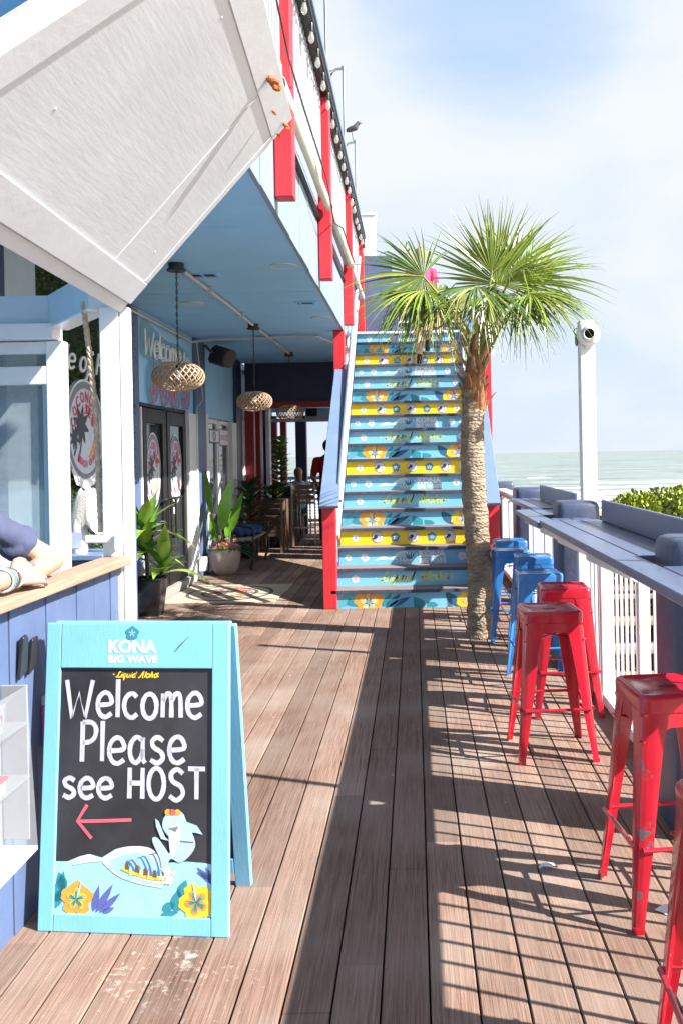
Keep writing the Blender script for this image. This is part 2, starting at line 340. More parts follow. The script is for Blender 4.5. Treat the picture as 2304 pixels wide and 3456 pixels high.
# ---------------------------------------------------------------- helpers
ORG = {}
class Fr:                                   # a flat drawing frame: a along ux, b along uy, h out of the surface
    def __init__(s, o, ux, uy):
        s.o = V(o); s.ux = V(ux).normalized(); s.uy = V(uy).normalized(); s.n = s.ux.cross(s.uy).normalized()
    def __call__(s, a, b, h=0.0): return s.o + s.ux*a + s.uy*b + s.n*h
class MB:
    def __init__(s): s.v = []; s.f = []; s.mi = []
    def add(s, vs, fs, mi=0):
        n = len(s.v); s.v.extend(V(p) for p in vs)
        for f in fs: s.f.append([i+n for i in f]); s.mi.append(mi)
        return s
    def hexa(s, p, mi=0):
        return s.add(p, [(0, 3, 2, 1), (4, 5, 6, 7), (0, 1, 5, 4), (1, 2, 6, 5), (2, 3, 7, 6), (3, 0, 4, 7)], mi)
    def box(s, x0, y0, z0, x1, y1, z1, mi=0):
        return s.hexa([(x0, y0, z0), (x1, y0, z0), (x1, y1, z0), (x0, y1, z0), (x0, y0, z1), (x1, y0, z1), (x1, y1, z1), (x0, y1, z1)], mi)
    def fbox(s, fr, a0, b0, h0, a1, b1, h1, mi=0):
        return s.hexa([fr(a0, b0, h0), fr(a1, b0, h0), fr(a1, b1, h0), fr(a0, b1, h0), fr(a0, b0, h1), fr(a1, b0, h1), fr(a1, b1, h1), fr(a0, b1, h1)], mi)
    def beam(s, p, q, w, h, mi=0, up=(0, 0, 1)):
        p, q = V(p), V(q); d = (q-p).normalized(); x = d.cross(V(up))
        if x.length < 1e-4: x = V((1, 0, 0))
        x.normalize(); u = x.cross(d)
        x = x*w/2; u = u*h/2
        return s.hexa([p-x-u, p+x-u, q+x-u, q-x-u, p-x+u, p+x+u, q+x+u, q-x+u], mi)
    def tube(s, pts, r, n=8, mi=0, closed=False, caps=True):
        pts = [V(p) for p in pts]; k = len(pts)
        rs = r if isinstance(r, (list, tuple)) else [r]*k
        vs, fs = [], []; pu = None
        for i, p in enumerate(pts):
            a = pts[i-1] if (i or closed) else p
            b = pts[(i+1) % k] if (i < k-1 or closed) else p
            d = (b-a).normalized() if (b-a).length > 1e-9 else V((0, 0, 1))
            if pu is None: pu = d.orthogonal().normalized()
            else:
                pu = pu-d*pu.dot(d)
                pu = pu.normalized() if pu.length > 1e-6 else d.orthogonal().normalized()
            w = d.cross(pu)
            for j in range(n):
                t = 2*PI*j/n
                vs.append(p+(pu*math.cos(t)+w*math.sin(t))*rs[i])
        for i in range(k if closed else k-1):
            for j in range(n):
                a, b = i*n+j, i*n+(j+1) % n
                c, d2 = ((i+1) % k)*n+(j+1) % n, ((i+1) % k)*n+j
                fs.append((a, b, c, d2))
        if caps and not closed:
            fs.append(tuple(range(n-1, -1, -1))); fs.append(tuple((k-1)*n+j for j in range(n)))
        return s.add(vs, fs, mi)
    def lathe(s, prof, c=(0, 0, 0), n=24, mi=0, axis=None, sx=1, sy=1):
        c = V(c); vs, fs = [], []
        if axis is None: ax, bx, cx = V((1, 0, 0)), V((0, 1, 0)), V((0, 0, 1))
        else:
            cx = V(axis).normalized(); ax = cx.orthogonal().normalized(); bx = cx.cross(ax)
        for r, z in prof:
            for j in range(n):
                t = 2*PI*j/n
                vs.append(c+ax*(r*math.cos(t)*sx)+bx*(r*math.sin(t)*sy)+cx*z)
        for i in range(len(prof)-1):
            for j in range(n):
                fs.append((i*n+j, i*n+(j+1) % n, (i+1)*n+(j+1) % n, (i+1)*n+j))
        if prof[0][0] > 1e-6: fs.append(tuple(range(n-1, -1, -1)))
        if prof[-1][0] > 1e-6: fs.append(tuple((len(prof)-1)*n+j for j in range(n)))
        return s.add(vs, fs, mi)
    def ball(s, c, r, n=14, mi=0, axis=None):
        c = V(c); r = (r, r, r) if isinstance(r, (int, float)) else r
        R = Matrix.Identity(3) if axis is None else V(axis).to_track_quat('Z', 'Y').to_matrix()
        vs, fs = [], []; m = n//2
        for i in range(m+1):
            p = PI*i/m
            for j in range(n):
                t = 2*PI*j/n
                vs.append(c+R @ V((r[0]*math.sin(p)*math.cos(t), r[1]*math.sin(p)*math.sin(t), -r[2]*math.cos(p))))
        for i in range(m):
            for j in range(n): fs.append((i*n+j, i*n+(j+1) % n, (i+1)*n+(j+1) % n, (i+1)*n+j))
        return s.add(vs, fs, mi)
    def caps(s, pts, rs, n=12, mi=0):          # limb: tapered rounded chain
        for i in range(len(pts)-1):
            p, q = V(pts[i]), V(pts[i+1]); d = q-p; l = d.length; d.normalize()
            prof = []
            for k in range(5):
                a = PI/2*(1-k/4); prof.append((rs[i]*math.cos(a)+1e-5, -rs[i]*math.sin(a)))
            for k in range(5):
                a = PI/2*k/4; prof.append((rs[i+1]*math.cos(a)+1e-5, l+rs[i+1]*math.sin(a)))
            s.lathe(prof, p, n, mi, d)
        return s
    def flat(s, poly, fr, h=0.0, mi=0):
        return s.add([fr(a, b, h) for a, b in poly], [tuple(range(len(poly)))], mi)
    def prism(s, poly, fr, h0, h1, mi=0):
        n = len(poly)
        vs = [fr(a, b, h0) for a, b in poly]+[fr(a, b, h1) for a, b in poly]
        fs = [tuple(range(n-1, -1, -1)), tuple(range(n, 2*n))]+[(i, (i+1) % n, n+(i+1) % n, n+i) for i in range(n)]
        return s.add(vs, fs, mi)
    def ribbon(s, pts, w, fr, h=0.0, mi=0, closed=False):
        k = len(pts); P = [V((p[0], p[1])) for p in pts]; vs = []
        ws = w if isinstance(w, (list, tuple)) else [w]*k
        for i in range(k):
            a = P[i-1] if (i or closed) else P[i]; b = P[(i+1) % k] if (i < k-1 or closed) else P[i]
            d = b-a; d = d.normalized() if d.length > 1e-9 else V((1, 0)); q = V((-d.y, d.x))*ws[i]/2
            vs += [fr(P[i].x+q.x, P[i].y+q.y, h), fr(P[i].x-q.x, P[i].y-q.y, h)]
        fs = [(2*i, 2*i+1, (2*i+3) % (2*k), (2*i+2) % (2*k)) for i in range(k if closed else k-1)]
        return s.add(vs, fs, mi)
    def text(s, body, fr, x0, y0, x1, y1, h=0.0, mi=0, bold=0.0, shear=0.0):
        vs, fs = TXT[(body, bold)]
        ax = min(v[0] for v in vs); bx = max(v[0] for v in vs); ay = min(v[1] for v in vs); by = max(v[1] for v in vs)
        kx = (x1-x0)/(bx-ax); ky = (y1-y0)/(by-ay)
        return s.add([fr(x0+(v[0]-ax)*kx+shear*(v[1]-ay)*ky, y0+(v[1]-ay)*ky, h) for v in vs], fs, mi)
    def build(s, name, mats, parent=None, org=None, bev=0.0, smooth=35, seg=1, label=None):
        if isinstance(mats, str): mats = [mats]
        o = V((0, 0, 0))
        if parent is not None: o = ORG.get(parent.name, o)
        elif org is not None: o = V(org)
        me = bpy.data.meshes.new(name)
        me.from_pydata([tuple(v-o) for v in s.v], [], s.f)
        for m in mats: me.materials.append(M[m])
        me.polygons.foreach_set('material_index', s.mi)
        if smooth:
            me.polygons.foreach_set('use_smooth', [True]*len(me.polygons))
            me.update(); me.set_sharp_from_angle(angle=math.radians(smooth))
        me.update()
        ob = bpy.data.objects.new(name, me); COL.objects.link(ob)
        ORG[ob.name] = o
        if parent is not None: ob.parent = parent
        else: ob.location = o
        if bev:
            b = ob.modifiers.new('edge', 'BEVEL'); b.width = bev; b.segments = seg; b.limit_method = 'ANGLE'; b.angle_limit = math.radians(40)
            b.harden_normals = False
        if label: ob['label'] = label
        return ob

def tag(o, label, cat, group=None, kind=None):
    o['label'] = label; o['category'] = cat
    if group: o['group'] = group
    if kind: o['kind'] = kind
    return o
def structure(o): o['kind'] = 'structure'; return o
def thing(name, label, cat, loc=(0, 0, 0), group=None):
    o = bpy.data.objects.new(name, None); COL.objects.link(o); o.location = loc; o.empty_display_size = 0.1
    ORG[o.name] = V(loc)
    return tag(o, label, cat, group)
def copy_tree(o, parent=None):
    c = o.copy(); COL.objects.link(c); c.parent = parent
    for ch in list(o.children): copy_tree(ch, c)
    return c

# built-in font outlines, made once while the scene is still small
TXT = {}
def make_text(body, bold=0.0):
    cu = bpy.data.curves.new('lettering', 'FONT'); cu.body = body; cu.offset = bold; cu.resolution_u = 3
    ob = bpy.data.objects.new('lettering', cu); COL.objects.link(ob)
    ev = ob.evaluated_get(bpy.context.evaluated_depsgraph_get()); me = ev.to_mesh()
    TXT[(body, bold)] = ([v.co.copy() for v in me.vertices], [tuple(p.vertices) for p in me.polygons])
    ev.to_mesh_clear(); bpy.data.objects.remove(ob); bpy.data.curves.remove(cu)
for b_ in ('KONA', 'BIG WAVE'): make_text(b_, 0.05)
for ch_ in "COCNUTJOE'SBEACHGRIL": 
    if (ch_, 0.02) not in TXT: make_text(ch_, 0.02)
for ch_ in 'JOES': make_text(ch_, 0.03)
make_text("CRAB DIP", 0.02); make_text("STOP", 0.02); make_text("'", 0.03)

def smooth_path(pts, k=5, closed=False):
    P = [V((p[0], p[1])) for p in pts]; n = len(P)
    if n < 3: return [(p.x, p.y) for p in P]
    res = []
    for i in range(n if closed else n-1):
        g = (lambda j: P[j % n]) if closed else (lambda j: P[max(0, min(n-1, j))])
        a, b, c, d = g(i-1), g(i), g(i+1), g(i+2)
        for q in range(k):
            t = q/k
            x = 0.5*((2*b)+(c-a)*t+(2*a-5*b+4*c-d)*t*t+(3*b-a-3*c+d)*t**3)
            res.append((x.x, x.y))
    if not closed: res.append((P[-1].x, P[-1].y))
    return res
def ell(cx, cy, rx, ry, n=24, a0=0, a1=2*PI, rot=0):
    full = abs(a1-a0-2*PI) < 1e-6; r = []
    for i in range(n if full else n+1):
        t = a0+(a1-a0)*i/n; x, y = rx*math.cos(t), ry*math.sin(t)
        r.append((cx+x*math.cos(rot)-y*math.sin(rot), cy+x*math.sin(rot)+y*math.cos(rot)))
    return r
def leaf2(x, y, ang, l, w, n=7):
    r = []
    for sgn in (1, -1):
        rg = range(n+1) if sgn > 0 else range(n-1, 0, -1)
        for i in rg:
            t = i/n; yy = sgn*w*math.sin(PI*t**0.8)*0.5
            r.append((x+l*t*math.cos(ang)-yy*math.sin(ang), y+l*t*math.sin(ang)+yy*math.cos(ang)))
    return r
def clip_poly(poly, x0, y0, x1, y1):
    for ax, lim, sg in ((0, x0, 1), (0, x1, -1), (1, y0, 1), (1, y1, -1)):
        o = []
        for i, p in enumerate(poly):
            q = poly[i-1]; ip = sg*(p[ax]-lim) >= 0; iq = sg*(q[ax]-lim) >= 0
            if ip != iq:
                t = (lim-q[ax])/(p[ax]-q[ax]); o.append((q[0]+(p[0]-q[0])*t, q[1]+(p[1]-q[1])*t))
            if ip: o.append(p)
        poly = o
        if not poly: return poly
    return poly
def hibiscus(mb, fr, cx, cy, r, m_pet, m_in, m_line, clip=None, h=0.0012, rot=0.3, pist=None):
    def put(poly, hh, mi):
        if clip: poly = clip_poly(poly, *clip)
        if len(poly) > 2: mb.flat(poly, fr, hh, mi)
    for k in range(5):
        a = rot+2*PI*k/5; px, py = cx+r*0.55*math.cos(a), cy+r*0.55*math.sin(a)
        pet = [(px+r*(0.50+0.06*math.sin(5*t+k))*math.cos(t)*1.0, py+r*(0.46+0.05*math.cos(4*t))*math.sin(t)) for t in [2*PI*i/16 for i in range(16)]]
        put(pet, h+0.0002*k, m_pet)
    for k in range(5):
        a = rot+2*PI*k/5
        if m_in is not None: put(ell(cx+r*0.36*math.cos(a), cy+r*0.36*math.sin(a), r*0.3, r*0.22, 12, rot=a), h+0.0014, m_in)
        if m_line is not None:
            for da in (-0.22, 0, 0.22):
                put(leaf2(cx, cy, a+da, r*0.62, r*0.07, 4), h+0.0018+0.0001*k, m_line)
    if pist is not None: put(leaf2(cx, cy, rot+1.0, r*1.15, r*0.12, 4), h+0.0024, pist)

# hand lettering: strokes on a unit grid (capitals 1 high)
GL = {
 'W': (0.92, [[(0, 1), (.2, 0), (.44, .66), (.66, 0), (.9, 1)]]),
 'e': (0.54, [[(.06, .31), (.5, .36), (.44, .58), (.26, .64), (.08, .5), (.04, .26), (.14, .06), (.32, 0), (.52, .1)]]),
 'l': (0.12, [[(.06, 1), (.06, 0)]]),
 'c': (0.5, [[(.46, .54), (.3, .64), (.1, .53), (.03, .3), (.12, .08), (.3, 0), (.48, .1)]]),
 'o': (0.54, [ell(.27, .32, .24, .32, 12)]),
 'm': (0.72, [[(.05, 0), (.06, .62)], [(.06, .42), (.2, .62), (.33, .54), (.35, 0)], [(.35, .42), (.5, .62), (.64, .54), (.67, 0)]]),
 'P': (0.52, [[(.06, 0), (.06, 1)], [(.06, .98), (.34, .98), (.49, .84), (.46, .62), (.3, .5), (.07, .47)]]),
 'a': (0.54, [[(.43, .56), (.24, .64), (.06, .46), (.05, .18), (.2, 0), (.38, .12), (.45, .35)], [(.45, .63), (.45, .14), (.53, 0)]]),
 's': (0.46, [[(.43, .55), (.25, .64), (.08, .54), (.13, .39), (.36, .27), (.42, .12), (.25, 0), (.03, .08)]]),
 'H': (0.56, [[(.05, 1), (.05, 0)], [(.51, 1), (.51, 0)], [(.05, .5), (.51, .5)]]),
 'O': (0.62, [ell(.31, .5, .27, .5, 14)]),
 'S': (0.55, [[(.5, .86), (.3, 1), (.09, .86), (.13, .62), (.42, .45), (.5, .2), (.28, 0), (.03, .14)]]),
 'T': (0.6, [[(0, .98), (.6, .98)], [(.3, 1), (.3, 0)]]),
 ' ': (0.3, []),
 'f': (0.42, [[(.42, .86), (.34, 1), (.24, .86), (.16, .1), (.08, -.3), (.02, -.26)], [(.06, .56), (.36, .58)]]),
 'L': (0.62, [[(.52, .82), (.42, 1), (.3, .8), (.26, .4), (.18, .1), (.03, .06), (.1, .16), (.3, .08), (.55, .02), (.66, .14)]]),
 'i': (0.22, [[(.02, .2), (.12, .6), (.1, .1), (.2, .05)], [(.13, .8), (.15, .84)]]),
 'q': (0.52, [[(.4, .55), (.2, .62), (.06, .4), (.08, .1), (.22, .02), (.38, .3), (.42, .6)], [(.42, .6), (.34, -.36), (.3, -.4)]]),
 'u': (0.52, [[(.06, .6), (.06, .16), (.18, 0), (.34, .16), (.4, .6)], [(.4, .6), (.4, .1), (.52, .05)]]),
 'd': (0.52, [[(.4, .5), (.22, .62), (.06, .4), (.06, .12), (.2, 0), (.36, .16), (.46, 1)], [(.46, 1), (.4, .1), (.52, .05)]]),
 'A': (0.8, [[(0, 0), (.18, .04), (.5, 1), (.56, 1), (.6, .0), (.74, .04)], [(.2, .36), (.62, .42)]]),
 'h': (0.52, [[(.16, 1), (.04, 0)], [(.08, .36), (.26, .6), (.36, .5), (.34, .1), (.5, .05)]]),
 't': (0.34, [[(.2, .95), (.12, .12), (.2, 0), (.32, .08)], [(.02, .62), (.34, .64)]]),
}
def lettering(body, fr, x0, y0, x1, cap, k=4, gap=0.13, shear=0.0, jit=0.0):
    paths = []; x = 0
    for ch in body:
        w, st = GL[ch]
        dy = random.uniform(-jit, jit)
        for sN in st:
            cl = ch in 'oO'
            sp = smooth_path(sN, k, cl) if len(sN) > 2 and ch not in 'WHTl' else list(sN)
            if cl: sp.append(sp[0])
            paths.append([(x+p[0]+shear*p[1], p[1]+dy) for p in sp])
        x += w+gap
    tot = x-gap
    return [[(x0+p[0]*(x1-x0)/tot, y0+p[1]*cap) for p in q] for q in paths]

def leaf3(mb, base, d, up, l, w, droop=0.3, n=6, mi=0, fold=0.25, mid=None):
    base, d, up = V(base), V(d).normalized(), V(up)
    side = d.cross(up)
    if side.length < 1e-4: side = V((1, 0, 0))
    side.normalize(); nrm = side.cross(d).normalized(); vs, fs, ms = [], [], []
    for i in range(n+1):
        t = i/n; c = base+d*(l*t)+V((0, 0, -1))*(droop*l*t*t)
        ww = w*(math.sin(PI*min(1, 0.06+0.94*t)**0.75)+0.04)*0.5
        vs += [c-side*ww+nrm*ww*fold, c, c+side*ww+nrm*ww*fold]
    for i in range(n):
        a = i*3
        fs += [(a, a+1, a+4, a+3), (a+1, a+2, a+5, a+4)]
    return mb.add(vs, fs, mi)

def organic(mb, name, m, parent=None, org=None, voxel=0.012, it=4, label=None, crease=0.0, cf=14.0):
    ob = mb.build(name, m, parent, org, smooth=0)
    r = ob.modifiers.new('skin', 'REMESH'); r.mode = 'VOXEL'; r.voxel_size = voxel; r.use_smooth_shade = True
    s_ = ob.modifiers.new('soft', 'SMOOTH'); s_.factor = 0.5; s_.iterations = it
    dg = bpy.context.evaluated_depsgraph_get()
    me = bpy.data.meshes.new_from_object(ob.evaluated_get(dg))
    old = ob.data; ob.modifiers.clear(); ob.data = me; bpy.data.meshes.remove(old); me.name = name
    if crease:
        nr_ = [v.normal.copy() for v in me.vertices]
        for v in me.vertices:
            c = v.co.copy(); q = noise.noise(V((c.x*cf, c.y*cf, c.z*cf*.6)))+.6*noise.noise(V((c.x*cf*2.3, c.y*cf*2.3+5, c.z*cf*1.2)))
            v.co = c+nr_[v.index]*(crease*(abs(q)-.3))
    me.polygons.foreach_set('use_smooth', [True]*len(me.polygons))
    if label: ob['label'] = label
    return ob

# ---------------------------------------------------------------- ground, beach, sea
PITCH = 0.1413
mb = MB()
for i in range(-44, 10):
    x0 = 0.0165+i*PITCH+0.003; x1 = x0+PITCH-0.006
    y = -1.6-((i*1.37) % 3.6)
    if x0 > 1.30: break
    while y < 20.6:
        y1 = min(y+3.6, 20.6)
        mb.box(x0, y+0.0015, -0.028, x1, y1-0.0015, 0.0); y += 3.6
deck = structure(mb.build('deck', 'deck_boards', bev=0.003, smooth=0))
mb = MB()
mb.box(-6.3, -5.2, -0.16, 1.30, 20.6, -0.05)  # dark sheet added under the boards to stop light through the gaps
j = mb.build('deck_shade_sheet', 'dark_interior', deck, smooth=0)

def grid(name, x0, x1, y0, y1, nx, ny, zf, m):
    g = MB(); vs = []; fs = []
    for j in range(ny+1):
        for i in range(nx+1):
            x = x0+(x1-x0)*i/nx; y = y0+(y1-y0)*(j/ny)**1.5 if ny > 30 else y0+(y1-y0)*j/ny
            vs.append((x, y, zf(x, y)))
    for j in range(ny):
        for i in range(nx): fs.append((j*(nx+1)+i, j*(nx+1)+i+1, (j+1)*(nx+1)+i+1, (j+1)*(nx+1)+i))
    g.add(vs, fs); return structure(g.build(name, m))
grid('beach', -80, 90, -30, 110, 40, 40, lambda x, y: -2.6-0.0118*max(0, y)+0.12*noise.noise(V((x*0.25, y*0.25, 0)))*(1 if y < 60 else 0.3), 'sand')
grid('sea', -9000, 9000, 66, 12000, 8, 8, lambda x, y: -3.52, 'sea_water')
mb = MB()
for (yy, xa, xb, hh, sd) in ((137, 26, 47, 0.42, 1), (136, 53, 60, 0.28, 2), (124, -60, 130, 0.22, 3), (121, 30, 75, 0.34, 8), (116, -60, 20, 0.3, 4), (111, -70, 140, 0.22, 5), (104, -70, 140, 0.2, 6), (97, -70, 140, 0.16, 7), (91, -70, 120, .18, 11), (86, -60, 120, .14, 12), (81, -60, 120, .15, 13), (76, -60, 120, .1, 14), (150, 5, 9, 0.15, 9), (175, 22, 27, 0.2, 10)):
    n = max(6, int((xb-xa)/1.2)); vs, fs = [], []
    for i in range(n+1):
        x = xa+(xb-xa)*i/n; e = math.sin(PI*i/n)**0.4
        a = noise.noise(V((x*0.16, sd*3.1, 0))); h = max(0.0, hh*e*(0.55+1.1*noise.noise(V((x*0.3, sd*7.7, 1)))))
        y = yy+a*2.5
        vs += [(x, y-1.3*e*(0.5+abs(a)), -3.50), (x, y, -3.50+h), (x, y+0.8*e, -3.49+h*0.7), (x, y+1.6*e, -3.51)]
    for i in range(n):
        for k in range(3): fs.append((4*i+k, 4*i+4+k, 4*i+5+k, 4*i+1+k))
    mb.add(vs, fs)
tag(mb.build('surf', 'foam', smooth=60), 'white breaking surf along the shore', 'surf', kind='stuff')

# ---------------------------------------------------------------- restaurant building
XW, ZC, XF = -2.90, 3.18, -0.87
bld = thing('restaurant_building', 'blue beach restaurant with covered porch and pale blue upper storey fascia', 'building', (XW, 9.0, 0))
mb = MB()
def wall_x(mb, y0, y1, z0, z1, mi=0, x=XW): mb.box(x-0.12, y0, z0, x, y1, z1, mi)
wall_x(mb, -2.0, 9.33, 0, ZC)
wall_x(mb, 9.33, 11.16, 2.18, ZC); wall_x(mb, 11.16, 12.30, 0, ZC)
wall_x(mb, 12.30, 13.92, 2.16, ZC); wall_x(mb, 12.30, 13.92, 0, 0.5); wall_x(mb, 13.92, 16.4, 0, ZC)
wall_x(mb, 16.4, 17.0, 2.2, ZC); wall_x(mb, 17.0, 18.2, 0, ZC)
mb.box(-4.6, 9.0, 0.0, -4.5, 17.2, ZC)
mb.build('wall', 'wall_blue', bld, smooth=0)
mb = MB()
mb.box(-4.5, 9.2, 0.005, -3.03, 17.2, 0.02); mb.box(-4.49, 9.2, 0.02, -4.46, 17.2, ZC-0.1)
mb.build('interior', 'dark_interior', bld, smooth=0)
mb = MB()
mb.box(-3.1, 0.3, ZC, XF-0.03, 15.0, ZC+0.1)
for yy in (6.1, 8.55, 11.0, 13.4): mb.box(XW, yy, ZC-0.004, XF-0.04, yy+0.05, ZC+0.02)
mb.build('ceiling', 'ceiling_blue', bld, smooth=0)
mb = MB()
y = 0.3
random.seed(3)
while y < 14.0:
    y1 = min(y+0.61, 14.0); mb.box(XF-0.03, y+0.002, ZC-0.005+random.uniform(-.004, .004), XF+random.uniform(-.004, .004), y1-0.002, 3.97); y = y1
mb.build('fascia', 'pale_blue', bld, smooth=0, bev=0.002)
mb = MB(); mb.box(XF+0.004, 0.3, 3.80, XF+0.03, 14.0, 3.84); mb.build('drip_edge', 'black_frame', bld, smooth=0)
mb = MB(); mb.box(-6, 0.3, 3.9, XF-0.03, 16.5, 4.0); mb.build('upper_floor', 'grey_plank', bld, smooth=0)
mb = MB(); mb.box(-3.2, 0.3, 4.0, -3.1, 16.5, 6.0); mb.build('upper_wall', 'grey_beam', bld, smooth=0)
for (ya, yb, xo) in ((9.0, 9.32, .02), (11.66, 12.2, .04), (14.26, 14.70, .05), (16.98, 17.38, .06)):
    mb = MB(); mb.box(XW, ya, 0, XW+xo, yb, ZC-0.002); mb.build('column', 'navy_dark' if ya > 14 else 'navy_paint', bld, bev=0.006, smooth=0)
mb = MB(); mb.box(XW, 15.9, 0, XW+0.14, 16.2, ZC-0.01); mb.build('column', 'dark_red_paint', bld, bev=0.006, smooth=0)
# white jambs and trims
for q in ((11.18, 0, .07, 11.62, 2.16), (12.24, 0, .04, 12.36, 2.2), (13.86, 0, .06, 14.2, 2.14), (14.78, 0, .05, 15.0, 2.2), (9.33, .1, .03, 9.37, 2.14), (17.4, 0, .06, 17.6, 2.9)):
    mb = MB(); mb.box(XW, q[0], q[1], XW+q[2], q[3], q[4]); mb.build('trim', 'white_paint', bld, bev=0.004, smooth=0)
mb = MB(); mb.box(XW-0.1, 9.37, 0, XW+0.09, 11.18, 0.10); mb.build('door_sill', 'grey_plank', bld, bev=0.004, smooth=0)

LOGO_M = ['logo_pale', 'art_gray', 'art_white', 'art_red', 'art_black', 'art_orange', 'art_pale']
def emblem(mb, fr, cx, cy, rx, ry, m, detail=2):
    """the round beach-grill emblem: two dark palms, a pelican with a red cap, lettering on an arc. m maps role -> material slot"""
    mb.flat(ell(cx, cy, rx, ry, 40), fr, 0.001, m['white'])
    if detail > 1: mb.flat([(cx-0.75*rx, cy-0.75*ry), (cx-0.5*rx, cy-1.05*ry), (cx, cy-1.17*ry), (cx+.5*rx, cy-1.05*ry), (cx+.8*rx, cy-.7*ry)], fr, 0.0008, m['white'])
    mb.flat(ell(cx, cy, rx*0.96, ry*0.96, 40), fr, 0.002, m['gray'])
    mb.flat(ell(cx, cy-0.02*ry, rx*0.84, ry*0.84, 40), fr, 0.003, m['sky'])
    P = lambda x, y: (cx+x*rx, cy+y*ry)
    # palms
    for (bx, by, tx, ty, s) in ((-0.42, -0.62, -0.24, 0.10, 1.0), (-0.62, -0.5, -0.58, -0.16, 0.6)):
        mb.ribbon([P(*q) for q in smooth_path([(bx, by), ((bx+tx)/2+0.08, (by+ty)/2), (tx, ty)], 5)], 0.06*rx, fr, 0.005, m['black'])
        for k in range(8):
            a = 0.5+2*PI*k/8
            mb.flat(leaf2(*P(tx, ty), math.atan2(math.sin(a)*ry, math.cos(a)*rx), 0.42*s*(rx+ry)/2, 0.16*s*rx, 5), fr, 0.0052+0.0001*k, m['black'])
    # pelican
    mb.flat([P(*q) for q in smooth_path([(.42, .16), (.62, .2), (.74, .05), (.7, -.2), (.78, -.45), (.62, -.66), (.46, -.5), (.5, -.25), (.46, -.02)], 3, True)], fr, 0.005, m['white'])
    mb.flat([P(*q) for q in smooth_path([(.5, -.02), (.44, -.2), (.16, -.52), (.3, -.5), (.56, -.24)], 3, True)], fr, 0.006, m['orange'])
    mb.flat([P(*q) for q in smooth_path([(.32, .22), (.42, .32), (.66, .3), (.74, .2), (.5, .17)], 3, True)], fr, 0.006, m['red'])
    mb.flat(ell(*P(.54, .10), .035*rx, .05*ry, 8), fr, 0.007, m['black'])
    if detail > 0:
        def arc(word, r, a0, a1, sz, up=True, mi='red'):
            for i, ch in enumerate(word):
                if ch == ' ': continue
                a = a0+(a1-a0)*i/(len(word)-1); c = P(r*math.cos(a), r*math.sin(a))
                rot = a-PI/2 if up else a+PI/2
                ux = fr.ux*math.cos(rot)*rx+fr.uy*math.sin(rot)*ry; uy = -fr.ux*math.sin(rot)*rx+fr.uy*math.cos(rot)*ry
                f2 = Fr(fr(c[0], c[1], 0), fr.ux, fr.uy); f2.ux = ux; f2.uy = uy; f2.n = fr.n
                w = sz*(0.28 if ch in "I'" else 0.8)
                mb.text(ch, f2, -w/2, -sz/2 if ch != "'" else sz*.2, w/2, sz/2, 0.008, m[mi], 0.02)
        arc('COCONUT', 0.66, 2.95, 0.72, 0.22)
        arc("JOE'S", 0.42, 1.55, 0.42, 0.20)
        arc('BEACH GRILL', 0.66, 4.1, 5.6, 0.13, False)
LM = dict(sky=0, gray=1, white=2, red=3, black=4, orange=5)
# glass double doors
for (y0, y1, hs) in ((9.40, 10.24, 1), (10.32, 11.14, 0)):
    mb = MB(); fw = 0.12
    mb.box(XW-0.03, y0, 0.1, XW+0.03, y0+fw, 2.14); mb.box(XW-0.03, y1-fw, 0.1, XW+0.03, y1, 2.14)
    mb.box(XW-0.03, y0+fw, 0.1, XW+0.03, y1-fw, 0.36); mb.box(XW-0.03, y0+fw, 1.98, XW+0.03, y1-fw, 2.14)
    d = mb.build('door', 'black_frame', bld, bev=0.004, smooth=0)
    mb = MB(); mb.box(XW-0.008, y0+fw, 0.36, XW, y1-fw, 1.98); mb.build('glass', 'door_glass', d, smooth=0)
    mb = MB(); f = Fr((XW+0.003, y0+fw, 0), (0, 1, 0), (0, 0, 1)); emblem(mb, f, 0.30, 1.46, 0.285, 0.42, LM, 1)
    mb.build('emblem', LOGO_M, d, smooth=0)
    yh = y1-0.05 if hs else y0+0.05; sg = -1 if hs else 1
    mb = MB(); mb.tube([(XW+0.03, yh, 1.12), (XW+0.1, yh, 1.12), (XW+0.1, yh, 0.86), (XW+0.1, yh+0.0*sg, 0.72), (XW+0.03, yh, 0.72)], 0.016, 8)
    mb.tube([(XW+0.05, yh, 1.12), (XW+0.09, yh+sg*0.3, 1.12)], 0.014, 8); mb.tube([(XW+0.05, yh, 0.72), (XW+0.09, yh+sg*0.3, 0.72)], 0.014, 8)
    mb.build('handle', 'dark_metal', d)
    mb = MB(); mb.box(XW+0.002, y0+0.42 if hs else y0+0.3, 1.14 if hs else .92, XW+0.004, y0+0.56 if hs else y0+0.46, 1.34 if hs else 1.0); mb.build('notice', 'plastic_white', d, smooth=0)
mb = MB(); mb.box(XW-0.06, 9.36, 0.1, XW+0.02, 9.40, 2.19); mb.box(XW-0.06, 10.24, 0.1, XW+0.02, 10.32, 2.15); mb.box(XW-0.06, 11.14, 0.1, XW+0.02, 11.18, 2.19); mb.box(XW-0.06, 9.40, 2.15, XW+0.02, 11.14, 2.19)
mb.build('door_frame', 'black_frame', bld, bev=0.003, smooth=0)
